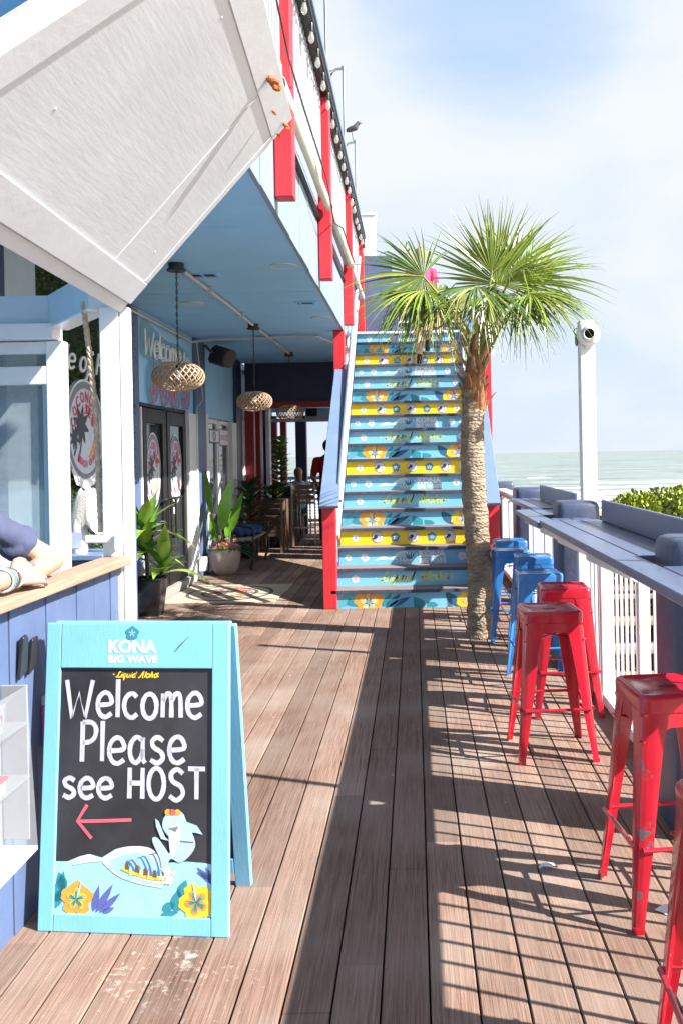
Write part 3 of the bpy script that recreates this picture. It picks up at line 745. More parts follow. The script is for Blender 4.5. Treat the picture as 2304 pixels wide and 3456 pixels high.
# windows
for (y0, y1, z0, z1) in ((12.37, 13.06, 0.5, 2.14), (13.12, 13.84, 0.5, 2.14), (16.42, 16.96, 0.1, 2.18)):
    mb = MB(); fw = 0.06
    mb.box(XW-0.06, y0, z0, XW+0.01, y0+fw, z1); mb.box(XW-0.06, y1-fw, z0, XW+0.01, y1, z1); mb.box(XW-0.06, y0+fw, z0, XW+0.01, y1-fw, z0+fw); mb.box(XW-0.06, y0+fw, z1-fw, XW+0.01, y1-fw, z1)
    w = mb.build('window', 'white_smooth' if y0 < 16 else 'black_frame', bld, bev=0.003, smooth=0)
    mb = MB(); mb.box(XW-0.03, y0+fw, z0+fw, XW-0.022, y1-fw, z1-fw); mb.build('pane', 'door_glass', w, smooth=0)
# ceiling fittings
for (x, y) in ((-1.06, 7.40), (-1.04, 10.2), (-2.25, 9.1)):
    mb = MB(); mb.lathe([(0.078, -0.004), (0.115, -0.010), (0.118, 0.0)], (x, y, ZC), 28, 0); mb.lathe([(0.0, -.007), (0.085, -.0065)], (x, y, ZC), 28, 1); mb.build('downlight', ['header_blue', 'ceiling_blue'], bld)
for (x0, x1, y0, y1, n) in ((-1.97, -1.66, 7.60, 7.78, 3), (-2.05, -1.58, 11.62, 11.82, 9), (-1.2, -0.98, 9.1, 9.25, 2), (-1.24, -0.98, 12.2, 12.36, 3)):
    mb = MB()
    mb.box(x0, y0, ZC-0.012, x1, y0+0.02, ZC+0.01); mb.box(x0, y1-0.02, ZC-0.012, x1, y1, ZC+0.01)
    mb.box(x0, y0+0.02, ZC-0.012, x0+0.02, y1-0.02, ZC+0.01); mb.box(x1-0.02, y0+0.02, ZC-0.012, x1, y1-0.02, ZC+0.01)
    mb.box(x0+0.02, y0+0.02, ZC-0.003, x1-0.02, y1-0.02, ZC+0.005, 1)
    for k in range(n):
        xx = x0+0.04+(x1-x0-0.08)*k/max(1, n-1); mb.beam((xx, y0+0.02, ZC-0.008), (xx+0.015, y1-0.02, ZC-0.008), 0.012, 0.006)
    mb.build('ceiling_vent', ['ceiling_blue', 'dark_interior'], bld, smooth=0)
mb = MB(); mb.tube([(-1.90, 7.35, ZC-0.03), (-1.88, 9.0, ZC-0.03), (-1.88, 10.45, ZC-0.03)], 0.017, 10); mb.tube([(-1.88, 10.75, ZC-0.03), (-1.87, 13.4, ZC-0.03)], 0.017, 10)
for yy in (8.2, 9.7, 11.6, 12.6): mb.box(-1.92, yy, ZC-0.05, -1.84, yy+0.03, ZC-0.002)
mb.build('conduit', 'conduit', bld)
mb = MB(); mb.tube([(-2.86, 9.0, 3.11), (-2.86, 10.2, 3.105), (-2.86, 11.5, 3.10), (-2.6, 11.62, 3.14), (-1.5, 11.5, 3.15), (-1.25, 11.52, 3.15), (-1.05, 12.1, 3.12), (-0.98, 12.7, 3.0)], 0.016, 8)
mb.tube([(-2.85, 9.02, 3.145), (-2.85, 10.1, 3.14), (-2.85, 11.4, 3.13)], 0.006, 6)
mb.tube([(-2.80, 11.50, 3.10), (-2.78, 11.55, 2.8), (-2.77, 11.62, 2.5), (-2.77, 11.66, 2.36), (-2.79, 11.6, 2.3), (-2.8, 11.45, 2.24), (-2.8, 11.4, 1.2), (-2.8, 11.42, 0.3)], 0.007, 6)
mb.build('cable', 'conduit', bld)
mb = MB(); mb.box(-2.80, 11.42, 0.12, -2.72, 11.54, 0.3); mb.build('outlet_box', 'white_smooth', bld, bev=0.006)
# red support post at the porch corner, dark header and the far frame of the porch
mb = MB(); mb.box(-1.0, 11.2, 0.0, -0.862, 11.36, ZC-0.004); mb.build('post', 'red_paint', bld, bev=0.006, smooth=0)
mb = MB(); mb.box(-2.85, 15.0, 2.52, -0.9, 15.06, ZC+0.4); mb.build('header_panel', 'navy_dark', bld, smooth=0)
mb = MB(); mb.box(-2.85, 14.94, 2.41, -0.9, 15.1, 2.52); mb.build('beam', 'dark_red_paint', bld, bev=0.005, smooth=0)
mb = MB(); mb.box(-2.855, 14.95, 0, -2.70, 15.1, 2.41); mb.build('post', 'dark_red_paint', bld, bev=0.005, smooth=0)
for (x0, x1, m) in ((-2.93, -2.79, 'dark_red_paint'), (-2.72, -2.60, 'dark_red_paint'), (-2.41, -2.19, 'navy_dark'), (-0.6, -0.42, 'navy_dark')):
    mb = MB(); mb.box(x0, 18.0, 0, x1, 18.16, 2.42); mb.build('post', m, bld, bev=0.005, smooth=0)
mb = MB(); mb.box(-3.0, 17.98, 2.29, 0.2, 18.18, 2.36); mb.box(-2.2, 17.97, 2.36, 0.2, 18.15, 2.5); mb.build('lintel', 'grey_beam', bld, bev=0.004, smooth=0)
mb = MB(); mb.box(-2.17, 17.93, 2.40, -1.95, 17.96, 2.56); mb.build('wall_sign', 'black_frame', bld, smooth=0)
mb = MB(); mb.box(-4.5, 15.1, 3.0, 0.2, 18.4, 3.08); mb.box(-3.0, 18.16, 2.5, 0.2, 18.24, 3.0); mb.build('porch_roof', 'ceiling_blue', bld, smooth=0)
mb = MB(); mb.box(XW, 15.2, 0, XW+0.02, 15.85, 2.3); mb.build('side_panel', 'grey_beam', bld, smooth=0)

# ---------------------------------------------------------------- far deck railing
fr_ = thing('far_railing', 'dark capped railing at the far end of the porch in front of the sea', 'railing', (-1.5, 20.0, 0))
mb = MB(); mb.box(-4, 19.95, 1.06, 1.2, 20.08, 1.13); mb.box(-4, 19.98, 0.1, 1.2, 20.05, 0.17); mb.build('rail', 'navy_dark', fr_, smooth=0)
for k in range(28):
    mb = MB(); x = -3.9+0.18*k; mb.box(x, 19.99, 0.17, x+0.03, 20.04, 1.06); mb.build('picket', 'white_smooth', fr_, smooth=0)

# ---------------------------------------------------------------- balcony railing with red posts
bal = thing('balcony_railing', 'white slatted balcony railing with bolted red posts and dark cap rail', 'railing', (XF, 8.0, 4.0))
PY = (2.85, 5.67, 8.33, 11.27, 13.9)
for k, yy in enumerate(PY):
    zb = 3.25 if yy < 13 else 3.28
    mb = MB(); mb.box(-0.862, yy, zb, -0.742, yy+0.125, 5.03); mb.build('post', 'red_paint', bal, bev=0.008, smooth=0, seg=2)
mb = MB(); mb.box(-0.93, 0.5, 5.035, -0.705, 14.1, 5.10)
mb.build('cap_rail', 'rail_blue', bal, bev=0.006, smooth=0)
mb = MB(); mb.box(-0.92, 0.5, 4.965, -0.722, 14.1, 5.034); mb.build('top_rail', 'black_frame', bal, smooth=0)
mb = MB(); mb.box(-0.85, 0.5, 4.02, -0.80, 14.1, 4.09); mb.build('bottom_rail', 'white_smooth', bal, smooth=0)
y = 4.2
pk = None
while y < 14.0:
    if all(abs(y+0.02-(p+0.06)) > 0.09 for p in PY):
        mb = MB()
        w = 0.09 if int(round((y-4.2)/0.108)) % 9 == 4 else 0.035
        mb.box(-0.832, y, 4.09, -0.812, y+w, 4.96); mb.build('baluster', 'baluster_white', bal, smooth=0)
    y += 0.108
for (ya, za, yb, zb, lab) in ((5.35, 3.84, 8.30, 3.93, 'mould stained half pipe gutter nearest the white shutter panel'), (8.48, 3.97, 11.24, 4.02, 'cream half pipe gutter between the second and third red balcony posts'), (11.42, 4.02, 13.86, 4.05, 'farthest cream half pipe gutter beside the top of the stairs')):
    mb = MB(); vs, fs = [], []; n = 10; m = 12
    for i in range(m+1):
        t = i/m
        for j in range(n+1):
            a = -0.35+(PI+0.2)*j/n+PI*0.5
            vs.append((-0.79-0.06*math.cos(a), ya+(yb-ya)*t, za+(zb-za)*t+0.06*math.sin(a)))
    for i in range(m):
        for j in range(n): fs.append((i*(n+1)+j, i*(n+1)+j+1, (i+1)*(n+1)+j+1, (i+1)*(n+1)+j))
    mb.add(vs, fs); g = mb.build('gutter', 'pvc', org=(-0.775, ya, za))
    so = g.modifiers.new('wall', 'SOLIDIFY'); so.thickness = 0.006
    tag(g, lab, 'gutter', 'half pipe gutters along the balcony')

# ---------------------------------------------------------------- staircase
R_, RUN, Y0, XL, XR = 0.1925, 0.255, 9.14, -0.842, 0.70
NST = 21
st = thing('staircase', 'wooden staircase whose blue and yellow painted risers carry flowers and lettering', 'stairs', (0, Y0, 0))
RM = ['riser_blue', 'riser_yellow', 'art_white', 'art_orange', 'art_yellow', 'art_lightteal', 'art_teal', 'art_deep', 'art_blue', 'art_gray', 'art_red', 'art_black', 'art_sky', 'art_pale', 'art_lime', 'art_pink']
RI = {n: i for i, n in enumerate(RM)}
RH = R_-0.036
def riser_flowers(mb, f, c):
    mb.flat(leaf2(-0.84, 0.02, 0.5, 0.30, 0.10), f, 0.0005, RI['art_lightteal']); mb.flat(leaf2(-0.80, 0.12, -0.5, 0.22, 0.08), f, 0.0006, RI['art_teal']) 
    mb.flat(clip_poly(leaf2(-0.82, 0.0, 0.95, 0.2, 0.09), *c), f, 0.0007, RI['art_lightteal'])
    hibiscus(mb, f, -0.497, 0.06, 0.15, RI['art_orange'], RI['art_yellow'], RI['art_sky'], c, 0.001, 0.31, RI['art_pink'])
    for (x, y, a, l, w, m) in ((-0.36, 0.01, 1.0, 0.17, 0.06, 'art_teal'), (-0.33, 0.0, 0.72, 0.22, 0.06, 'art_deep'), (-0.29, 0.01, 0.42, 0.25, 0.06, 'art_deep'), (-0.31, 0.0, 0.58, 0.2, 0.022, 'art_lightteal')):
        mb.flat(clip_poly(leaf2(x, y, a, l, w), *c), f, 0.0016, RI[m])
    mb.flat([(-0.04, 0.11), (0.03, 0.09), (0.08, 0.06), (0.08, 0.0), (-0.03, 0.0)], f, 0.0007, RI['art_teal'])
    mb.flat([(0.10, 0.06), (0.18, 0.05), (0.22, 0.02), (0.19, 0.0), (0.1, 0.0)], f, 0.0008, RI['art_teal'])
    mb.flat(smooth_path([(0.30, 0.15), (0.42, 0.10), (0.45, 0.0), (0.36, 0.02), (0.31, 0.07)], 3, True), f, 0.0009, RI['art_deep'])
    hibiscus(mb, f, 0.56, 0.07, 0.15, RI['art_yellow'], RI['art_orange'], RI['art_sky'], c, 0.0016, 0.75, RI['art_pink'])
def riser_liquid(mb, f, c):
    for xx in (-0.65, 0.60): hibiscus(mb, f, xx, 0.075, 0.042, RI['art_white'], None, RI['art_pale'], c, 0.001, 0.5)
    for p in lettering('Liquid Aloha', f, -0.39, 0.045, 0.34, 0.10, 3, 0.06, 0.28): mb.ribbon(p, 0.0155, f, 0.0012, RI['art_lime'])
    for xx in (-0.43, 0.38): mb.flat(ell(xx, 0.08, 0.01, 0.01, 8), f, 0.001, RI['art_lime'])
def riser_name(mb, f, c):
    for xx, rr in ((-0.74, 0.036), (-0.56, 0.045), (0.50, 0.045), (0.63, 0.036)): hibiscus(mb, f, xx, 0.08, rr, RI['art_white'], None, RI['art_pale'], c, 0.001, 0.2+xx)
    mb.flat(smooth_path([(-0.45, 0.05), (-0.36, 0.09), (-0.28, 0.07), (-0.2, 0.13), (-0.12, 0.145), (-0.05, 0.11), (-0.03, 0.06), (-0.1, 0.03), (-0.22, 0.05), (-0.34, 0.055)], 4, True), f, 0.0008, RI['art_white'])
    mb.flat(smooth_path([(-0.25, 0.07), (-0.18, 0.12), (-0.11, 0.13), (-0.06, 0.10), (-0.05, 0.06), (-0.13, 0.045)], 4, True), f, 0.0014, RI['art_sky'])
    for k in range(4): mb.flat(leaf2(-0.08+0.008*k, 0.05, 2.1-0.33*k, 0.085, 0.018, 5), f, 0.0018+0.0001*k, RI['art_blue' if k % 2 else 'art_deep'])
    mb.ribbon([(-0.23, 0.062), (-0.15, 0.045), (-0.05, 0.04)], 0.007, f, 0.0024, RI['art_yellow'])
    for k in range(4): mb.fbox(f, -0.2+0.04*k, 0.05, 0.0022, -0.193+0.04*k, 0.078, 0.0026, RI['art_black'])
    mb.flat(smooth_path([(0.0-.02, 0.10), (-0.0, 0.125), (0.03-.02, 0.11), (0.04-.02, .1)], 3, True), f, 0.0016, RI['art_pale'])
    mb.text('KONA', f, 0.03, 0.076, 0.32, 0.15, 0.0012, RI['art_white'], 0.05); mb.text('BIG WAVE', f, 0.03, 0.012, 0.325, 0.066, 0.0012, RI['art_white'], 0.05)
def riser_yellow(mb, f, c):
    for xx in (-0.674, 0.585): hibiscus(mb, f, xx, 0.078, 0.042, RI['art_white'], None, RI['art_pale'], c, 0.001, 0.9)
    for xx in (-0.43, -0.03, 0.385): emblem(mb, f, xx, 0.085, 0.068, 0.068, dict(sky=RI['art_white'], gray=RI['art_gray'], white=RI['art_white'], red=RI['art_red'], black=RI['art_black'], orange=RI['art_orange']), 0); mb.flat(ell(xx, 0.125, 0.045, 0.014, 10), f, 0.0056, RI['art_pale'])
    for xx in (-0.23, 0.18): hibiscus(mb, f, xx, 0.08, 0.052, RI['art_blue'], RI['art_teal'], RI['art_white'], c, 0.001, 0.2)
ART = (riser_flowers, riser_liquid, riser_name, riser_yellow)
for k in range(1, NST):
    y = Y0+(k-1)*RUN; z = (k-1)*R_
    xl = XL if k < 19 else -0.2
    mb = MB(); mb.box(xl, y, z, XR, y+0.02, z+RH, 1 if (k-1) % 4 == 3 else 0)
    if k < 19:
        f = Fr((0, y, z), (1, 0, 0), (0, 0, 1)); ART[(k-1) % 4](mb, f, (XL, 0.0, XR, RH))
        mb.build('riser', RM, st, smooth=0)
    else:
        mb.build('riser', 'navy_paint', st, smooth=0)
    mb = MB(); zt = k*R_
    x0 = -0.885 if k == 1 else XL-0.02 if k < 18 else xl
    if k >= 18: x0 = xl-0.02
    x1 = XR+0.02
    ya = y-0.03
    mb.box(x0, ya, zt-0.036, x1, ya+0.008, zt-0.0015, 1 if k < 18 else 2); mb.box(x0, ya+0.008, zt-0.036, x1, y+RUN*0.5-0.004, zt, 0); mb.box(x0, y+RUN*0.5+0.002, zt-0.036, x1, y+RUN-0.001, zt, 0)
    mb.build('tread', ['tread_wood', 'tread_edge', 'white_smooth'], st, bev=0.002, smooth=0)
mb = MB(); ztop = NST*R_
mb.box(-1.6, Y0+20*RUN-0.03, ztop-0.04, XR+0.3, 16.4, ztop); mb.build('landing', 'tread_wood', st, smooth=0)
sl = R_/RUN
for (xs, nm) in ((XL-0.045, 0), (XR+0.005, 1)):
    mb = MB(); e = 20*RUN
    mb.hexa([(xs, Y0, 0), (xs+0.04, Y0, 0), (xs+0.04, Y0+e, e*sl-0.05), (xs, Y0+e, e*sl-0.05), (xs, Y0, 0.17), (xs+0.04, Y0, 0.17), (xs+0.04, Y0+e, e*sl+0.17), (xs, Y0+e, e*sl+0.17)])
    mb.build('stringer', 'navy_dark', st, smooth=0)
mb = MB(); mb.box(-0.85, 14.05, 3.46, -0.3, 14.12, 4.75); mb.build('side_wall', 'navy_paint', st, smooth=0)
mb = MB(); mb.box(-0.31, 13.46, 3.30, -0.205, 13.56, 4.2); mb.build('newel_post', 'navy_paint', st, bev=0.006, smooth=0)
mb = MB(); mb.box(-0.2, 14.2, 4.06, 0.7, 14.24, 4.10); mb.build('top_nosing', 'white_smooth', st, smooth=0)
# stair rails
def rail_z(y): return 1.07+0.755*(y-9.10)
lr = thing('stair_railing', 'stair railing on the porch side with flat blue cap board over red newel post', 'railing', (-0.9, 9.1, 0), 'stair railings')
def cap_board(mb, x0, x1, y0, y1, off=0.0):
    n = V((0, -0.603, 0.798))
    a, b = V((0, y0, rail_z(y0)+off)), V((0, y1, rail_z(y1)+off)); t = n*0.038
    mb.hexa([(x0, *a.yz), (x1, *a.yz), (x1, *b.yz), (x0, *b.yz), (x0, *(a+t).yz), (x1, *(a+t).yz), (x1, *(b+t).yz), (x0, *(b+t).yz)])
mb = MB(); cap_board(mb, -0.985, -0.785, 9.06, 11.19); mb.build('cap_board', 'rail_blue', lr, bev=0.004, smooth=0)
mb = MB(); mb.box(-0.965, 9.11, 0, -0.825, 9.25, 1.065); mb.build('newel_post', 'red_paint', lr, bev=0.008, smooth=0, seg=2)
mb = MB(); mb.tube([(-0.79, 9.22, rail_z(9.22)-0.05), (-0.79, 9.35, rail_z(9.35)+0.04), (-0.79, 11.2, rail_z(11.2)+0.12), (-0.79, 13.6, rail_z(13.6)+0.16)], 0.03, 10); mb.build('grab_rail', 'rail_grey', lr)
mb = MB()
for k in range(10):
    y = 9.5+0.34*k; mb.box(-0.875, y, (y-Y0)*sl+0.17, -0.845, y+0.03, rail_z(y)-0.01 if y < 11.1 else rail_z(y)+0.1)
mb.build('baluster', 'white_smooth', lr, smooth=0)
for (a, b, o, w) in ((9.3, 13.6, -0.16, 0.05), (9.3, 13.6, -0.5, 0.04)):
    mb = MB(); mb.beam((-0.82, a, rail_z(a)+o), (-0.82, b, rail_z(b)+o), 0.03, w+0.03); mb.build('side_board', 'white_paint', lr, smooth=0)
rr = thing('stair_railing', 'stair railing on the beach side, its blue cap board partly behind the palm', 'railing', (0.8, 9.1, 0), 'stair railings')
mb = MB(); cap_board(mb, 0.675, 0.872, 9.06, 12.9); mb.build('cap_board', 'rail_blue', rr, bev=0.004, smooth=0)
mb = MB(); mb.box(0.735, 9.11, 0, 0.862, 9.25, 1.065); mb.build('newel_post', 'red_paint', rr, bev=0.008, smooth=0, seg=2)
mb = MB(); mb.box(0.90, 11.3, 0, 1.0, 11.42, 2.93); mb.build('post', 'red_paint', rr, bev=0.006, smooth=0)
mb = MB(); mb.box(0.885, 11.27, 2.93, 1.02, 11.45, 3.0); mb.build('post_cap', 'teal_cap', rr, bev=0.006, smooth=0)
mb = MB()
for k in range(10):
    y = 9.4+0.36*k; mb.box(0.715, y, (y-Y0)*sl+0.17, 0.745, y+0.03, rail_z(y)-0.01)
mb.build('baluster', 'white_smooth', rr, smooth=0)
# unseen boarding added under the upper landing to shade the far porch
en = thing('porch_shade_boards', 'unseen navy boarding with narrow gaps, added under the stair landing to shade the porch', 'boarding', (0.74, 14.0, 0))
y = 12.7
while y < 17.0:
    mb = MB(); w_ = 0.62 if int(y*10) % 3 else 0.34
    mb.box(0.725, y, 0, 0.755, y+w_, min(3.95, (y-Y0)*sl+0.1) if y < 14 else 3.95); mb.build('board', 'navy_dark', en, smooth=0); y += w_+0.09
# white return wall and light grey lamp box at the top of the stairs
uw = thing('upper_wall', 'white end wall of the upper deck above the navy stair landing', 'wall', (-0.7, 15.0, 4.0))
mb = MB(); mb.box(-0.82, 15.0, 4.0, -0.60, 15.4, 5.66); mb.build('panel', 'white_paint', uw, bev=0.006, smooth=0)
mb = MB(); mb.box(-0.85, 14.98, 5.66, -0.57, 15.42, 5.70); mb.build('cap', 'white_smooth', uw, smooth=0)
mb = MB(); mb.box(-0.87, 14.9, 5.3, -0.82, 15.05, 5.55); mb.tube([(-0.84, 14.95, 5.3), (-0.84, 14.95, 4.9)], 0.02, 8); mb.build('lamp_box', 'grey_beam', uw, smooth=0)

# ---------------------------------------------------------------- drinks rail, posts, pilings on the beach side
ZB = 1.115
bar = thing('bar_counter', 'long navy plank bar counter along the beach side railing with raised back boards', 'bar counter', (1.1, 6.0, 0))
secs = ((0.4, 6.04, 0.845, 0.0), (6.04, 7.42, 0.83, -0.014), (7.42, 9.12, 0.98, -0.004))
for (y0, y1, xf, dz) in secs:
    mb = MB(); xb = 1.255; g = 0.006; n = 3
    for k in range(n):
        x0 = xf+(xb-xf)*k/n; x1 = xf+(xb-xf)*(k+1)/n-g
        if k == 0 and y0 == 6.04:
            mb.hexa([(x0, y0+.004, ZB-0.038+dz), (x1, y0+.004, ZB-0.038+dz), (x1, y1+0.05, ZB-0.038+dz), (x0, y1-0.05, ZB-0.038+dz), (x0, y0+.004, ZB+dz), (x1, y0+.004, ZB+dz), (x1, y1+0.05, ZB+dz), (x0, y1-0.05, ZB+dz)])
        else:
            # planks stop either side of a piling
            cuts = [(y0+.002, y1-.002)]
            if x1 > 1.04:
                for (pa, pb) in ((3.54, 3.90), (6.40, 6.75), (9.1, 9.5), (0.66, 1.02)):
                    nc = []
                    for (a, b) in cuts:
                        if pa < b and pb > a:
                            if pa-.005 > a: nc.append((a, pa-.005))
                            if pb+.005 < b: nc.append((pb+.005, b))
                        else: nc.append((a, b))
                    cuts = nc
            for (a, b) in cuts:
                mb.box(x0, a, ZB-0.038+dz, x1, b, ZB+dz)
                yy = a+0.04
                while yy < b:
                    for xx in (x0+.03, x1-.03): mb.flat(ell(xx, yy, .0045, .0045, 6), Fr((0, 0, 0), (1, 0, 0), (0, 1, 0)), ZB+dz+.0012, 1)
                    yy += 0.6
    mb.build('counter_top', ['bar_navy', 'dark_metal'], bar, bev=0.004, smooth=0)
for (y0, y1) in ((3.95, 5.85), (1.1, 3.5), (6.85, 8.72)):
    mb = MB(); mb.box(1.228, y0, ZB+0.001, 1.256, y1, 1.258); mb.build('back_board', 'bar_navy', bar, bev=0.005, smooth=0)
RPY = (1.86, 4.50, 5.42, 6.14, 7.02, 7.75, 8.5)
for yy in RPY:
    xf = 0.845 if yy < 6 else 0.84 if yy < 7.42 else 0.99
    mb = MB()
    f = Fr((0, yy+0.10, 0), (1, 0, 0), (0, 0, 1))
    mb.prism([(xf+0.03, 1.062), (xf+0.03, 1.02), (1.128, 0.90), (1.128, 1.062)], f, 0.035, 0.08)
    mb.build('bracket', 'white_paint', bar, bev=0.003, smooth=0)
rl = thing('deck_railing', 'white picket deck railing under the navy bar counter', 'railing', (1.16, 6.0, 0))
for (a, b) in ((1.02, 3.54), (3.9, 6.40), (6.75, 9.1), (9.5, 12.0)):
    mb = MB(); mb.box(1.125, a, 0.03, 1.215, b, 0.09); mb.build('bottom_rail', 'white_paint', rl, bev=0.004, smooth=0)
    mb = MB(); mb.box(1.135, a, 1.015, 1.195, b, 1.07); mb.build('top_rail', 'white_paint', rl, bev=0.004, smooth=0)
for yy in RPY+(9.9, 10.7, 11.5):
    mb = MB(); mb.box(1.128, yy+.02, 0.09, 1.19, yy+0.065, 1.0); mb.build('post', 'white_paint', rl, bev=0.005, smooth=0)
y = 1.15
while y < 12.0:
    if all(not (p-0.05 < y < p+0.12) for p in RPY+(9.9, 10.7, 11.5)) and all(not (a-0.04 < y < b+0.03) for (a, b) in ((3.54, 3.9), (6.4, 6.75), (9.1, 9.5))):
        mb = MB(); mb.box(1.158, y, 0.09, 1.174, y+0.013, 1.0); mb.build('picket', 'white_smooth', rl, smooth=0)
    y += 0.118
mb = MB(); mb.box(1.09, 9.55, 1.066, 1.23, 12.0, 1.10); mb.build('cap_rail', 'white_paint', rl, bev=0.005, smooth=0)
mb = MB(); mb.box(1.30, -1.5, -0.3, 1.335, 12.2, -0.004); structure(mb.build('deck_edge', 'walk_wood', smooth=0))
def piling(y0, y1, lab, zt=1.215):
    mb = MB(); n = 10
    # squared timber with a round shouldered, coated top
    x0, x1 = 1.035, 1.345
    prof = []
    cx, cy, hx, hy = (x0+x1)/2, (y0+y1)/2, (x1-x0)/2, (y1-y0)/2
    zs = [(-2.6, 1), (1.0, 1), (zt-0.06, 1), (zt-0.03, 0.97), (zt-0.01, 0.90), (zt, 0.76)]
    vs, fs = [], []; m = 24
    for z, k in zs:
        for j in range(m):
            t = 2*PI*j/m; c, s = math.cos(t), math.sin(t); e = 0.28
            vs.append((cx+hx*k*math.copysign(abs(c)**e, c), cy+hy*k*math.copysign(abs(s)**e, s), z))
    for i in range(len(zs)-1):
        for j in range(m): fs.append((i*m+j, i*m+(j+1) % m, (i+1)*m+(j+1) % m, (i+1)*m+j))
    fs.append(tuple((len(zs)-1)*m+j for j in range(m)))
    mb.add(vs, fs)
    tag(mb.build('piling', 'piling_navy', org=(cx, cy, 0), smooth=50), lab, 'piling', 'navy pilings through the bar counter')
mat('piling_navy', (0.06, 0.075, 0.13), 0.4, 0.25, 6, bump=0.35, bs=35, wear=(0.16, 0.17, 0.2), wamt=0.03, ws=12)
piling(3.55, 3.89, 'thick navy piling behind the nearest worn red stool')
piling(6.41, 6.74, 'navy piling poking through the bar just before the white camera post')
piling(9.11, 9.49, 'navy piling at the far end of the bar counter')
piling(11.9, 12.25, 'small looking navy piling beyond the end of the bar beside the stairs', 1.19)
piling(0.67, 1.01, 'navy piling nearest the camera, outside the frame')

# beach steps seen through the pickets
bs_ = thing('beach_steps', 'weathered wooden beach steps below the deck railing seen through pickets', 'steps', (3.0, 10.5, -2.6))
for k in range(8):
    mb = MB(); z = -0.3-0.28*k; mb.box(2.2, 11.5-0.02*k-0.32*k, z-0.05, 4.0, 11.85-0.32*k, z); mb.build('step', 'wood_natural' if k % 2 else 'grey_plank', bs_, smooth=0)
mb = MB()
for xs in (2.16, 4.0): mb.beam((xs, 11.9, -0.3), (xs, 9.1, -2.6), 0.06, 0.3)
mb.build('stringer', 'walk_wood', bs_, smooth=0)
mb = MB(); mb.box(1.9, 11.6, -0.36, 4.6, 14.0, -0.3); mb.build('platform', 'walk_wood', bs_, smooth=0)
bw = MB(); bw.box(1.6, 5.0, -2.0, 3.6, 9.0, -1.9)
for k in range(12): bw.box(1.58, 5.02+0.33*k, -1.898, 3.62, 5.3+0.33*k, -1.86)
tag(bw.build('boardwalk', 'walk_wood', org=(2.5, 7, -2.6), smooth=0), 'low brown boardwalk of wide planks beneath the railing pickets', 'boardwalk')

# ---------------------------------------------------------------- host booth with counter
bt = thing('host_booth', 'navy clad host booth with natural wood counter and white corner post', 'booth', (-1.6, 3.0, 0))
mb = MB(); y = 0.3
random.seed(5)
k = 0
while y < 4.0:
    y1 = min(y+0.098, 4.04); o = random.uniform(0, 0.006); mb.box(-1.40, y+0.0015, 0.0, -1.362+o, y1-0.0015, 1.10); y = y1; k += 1
mb.box(-1.41, 0.3, 0.0, -1.40, 4.04, 1.10)
mb.build('cladding', 'navy_paint', bt, bev=0.002, smooth=0)
mb = MB(); mb.box(-1.425, 0.3, 1.103, -1.30, 4.045, 1.141); mb.build('counter', 'wood_natural', bt, bev=0.006, smooth=0, seg=2)
mb = MB(); mb.box(-1.433, 4.05, 0, -1.345, 4.15, 2.285); mb.box(-1.343, 4.058, 0, -1.302, 4.115, 2.285); mb.build('corner_post', 'white_paint', bt, bev=0.006, smooth=0)
mb = MB(); mb.box(-1.344, 4.117, 0, -1.306, 4.145, 1.46); mb.build('end_board', 'navy_paint', bt, bev=0.004, smooth=0)
mb = MB()
mb.box(-1.372, 4.0, 1.18, -1.35, 4.05, 1.24); mb.box(-1.50, 4.01, 1.205, -1.372, 4.04, 1.24); mb.box(-1.36, 3.985, 1.172, -1.335, 4.02, 1.25)
mb.build('latch', 'plastic_white', bt, bev=0.004, smooth=0)
# header beams and window wall
mb = MB()
f = Fr((-1.43, 4.06, 0), (-0.40, 0.53, 0), (0, 0, 1))
mb.fbox(f, 0, 2.275, -0.05, 0.664, 2.44, 0.05, 0); mb.fbox(f, 0.0, 2.262, -0.058, 0.664, 2.275, 0.05, 1)
mb.box(-3.4, 4.58, 2.29, -1.83, 4.68, 2.44, 0); mb.box(-3.4, 4.53, 2.21, -1.84, 4.66, 2.29, 1)
mb.build('header', ['header_blue', 'white_smooth'], bt, bev=0.003, smooth=0)
wn_ = MB()
wn_.box(-1.90, 4.585, 0.95, -1.812, 4.66, 2.205); wn_.box(-3.4, 4.585, 1.005, -1.90, 4.66, 1.10); wn_.box(-3.4, 4.585, 1.98, -1.90, 4.66, 2.075); wn_.box(-3.4, 4.60, 2.14, -1.90, 4.66, 2.205)
w = wn_.build('window', 'white_paint', bt, bev=0.004, smooth=0)
mb = MB(); mb.box(-1.925, 4.60, 1.10, -1.902, 4.645, 1.98); mb.box(-3.4, 4.60, 1.10, -1.925, 4.645, 1.115); mb.build('sash', 'grey_beam', w, smooth=0)
mb = MB(); mb.box(-3.4, 4.625, 1.115, -1.925, 4.631, 1.98); mb.box(-3.4, 4.625, 2.075, -1.90, 4.631, 2.14); mb.build('pane', 'booth_glass', w, smooth=0)
mb = MB(); mb.box(-3.4, 4.60, 0.0, -1.94, 4.66, 1.0); mb.box(-1.895, 4.60, 0, -1.815, 4.66, 0.945); mb.build('lower_panel', 'navy_dark', bt, smooth=0)
mb = MB(); mb.tube([(-1.84, 4.575, 2.31), (-1.84, 4.55, 2.315), (-1.82, 4.54, 2.29), (-1.80, 4.55, 2.31)], 0.006, 8); mb.build('hook', 'rust', bt)
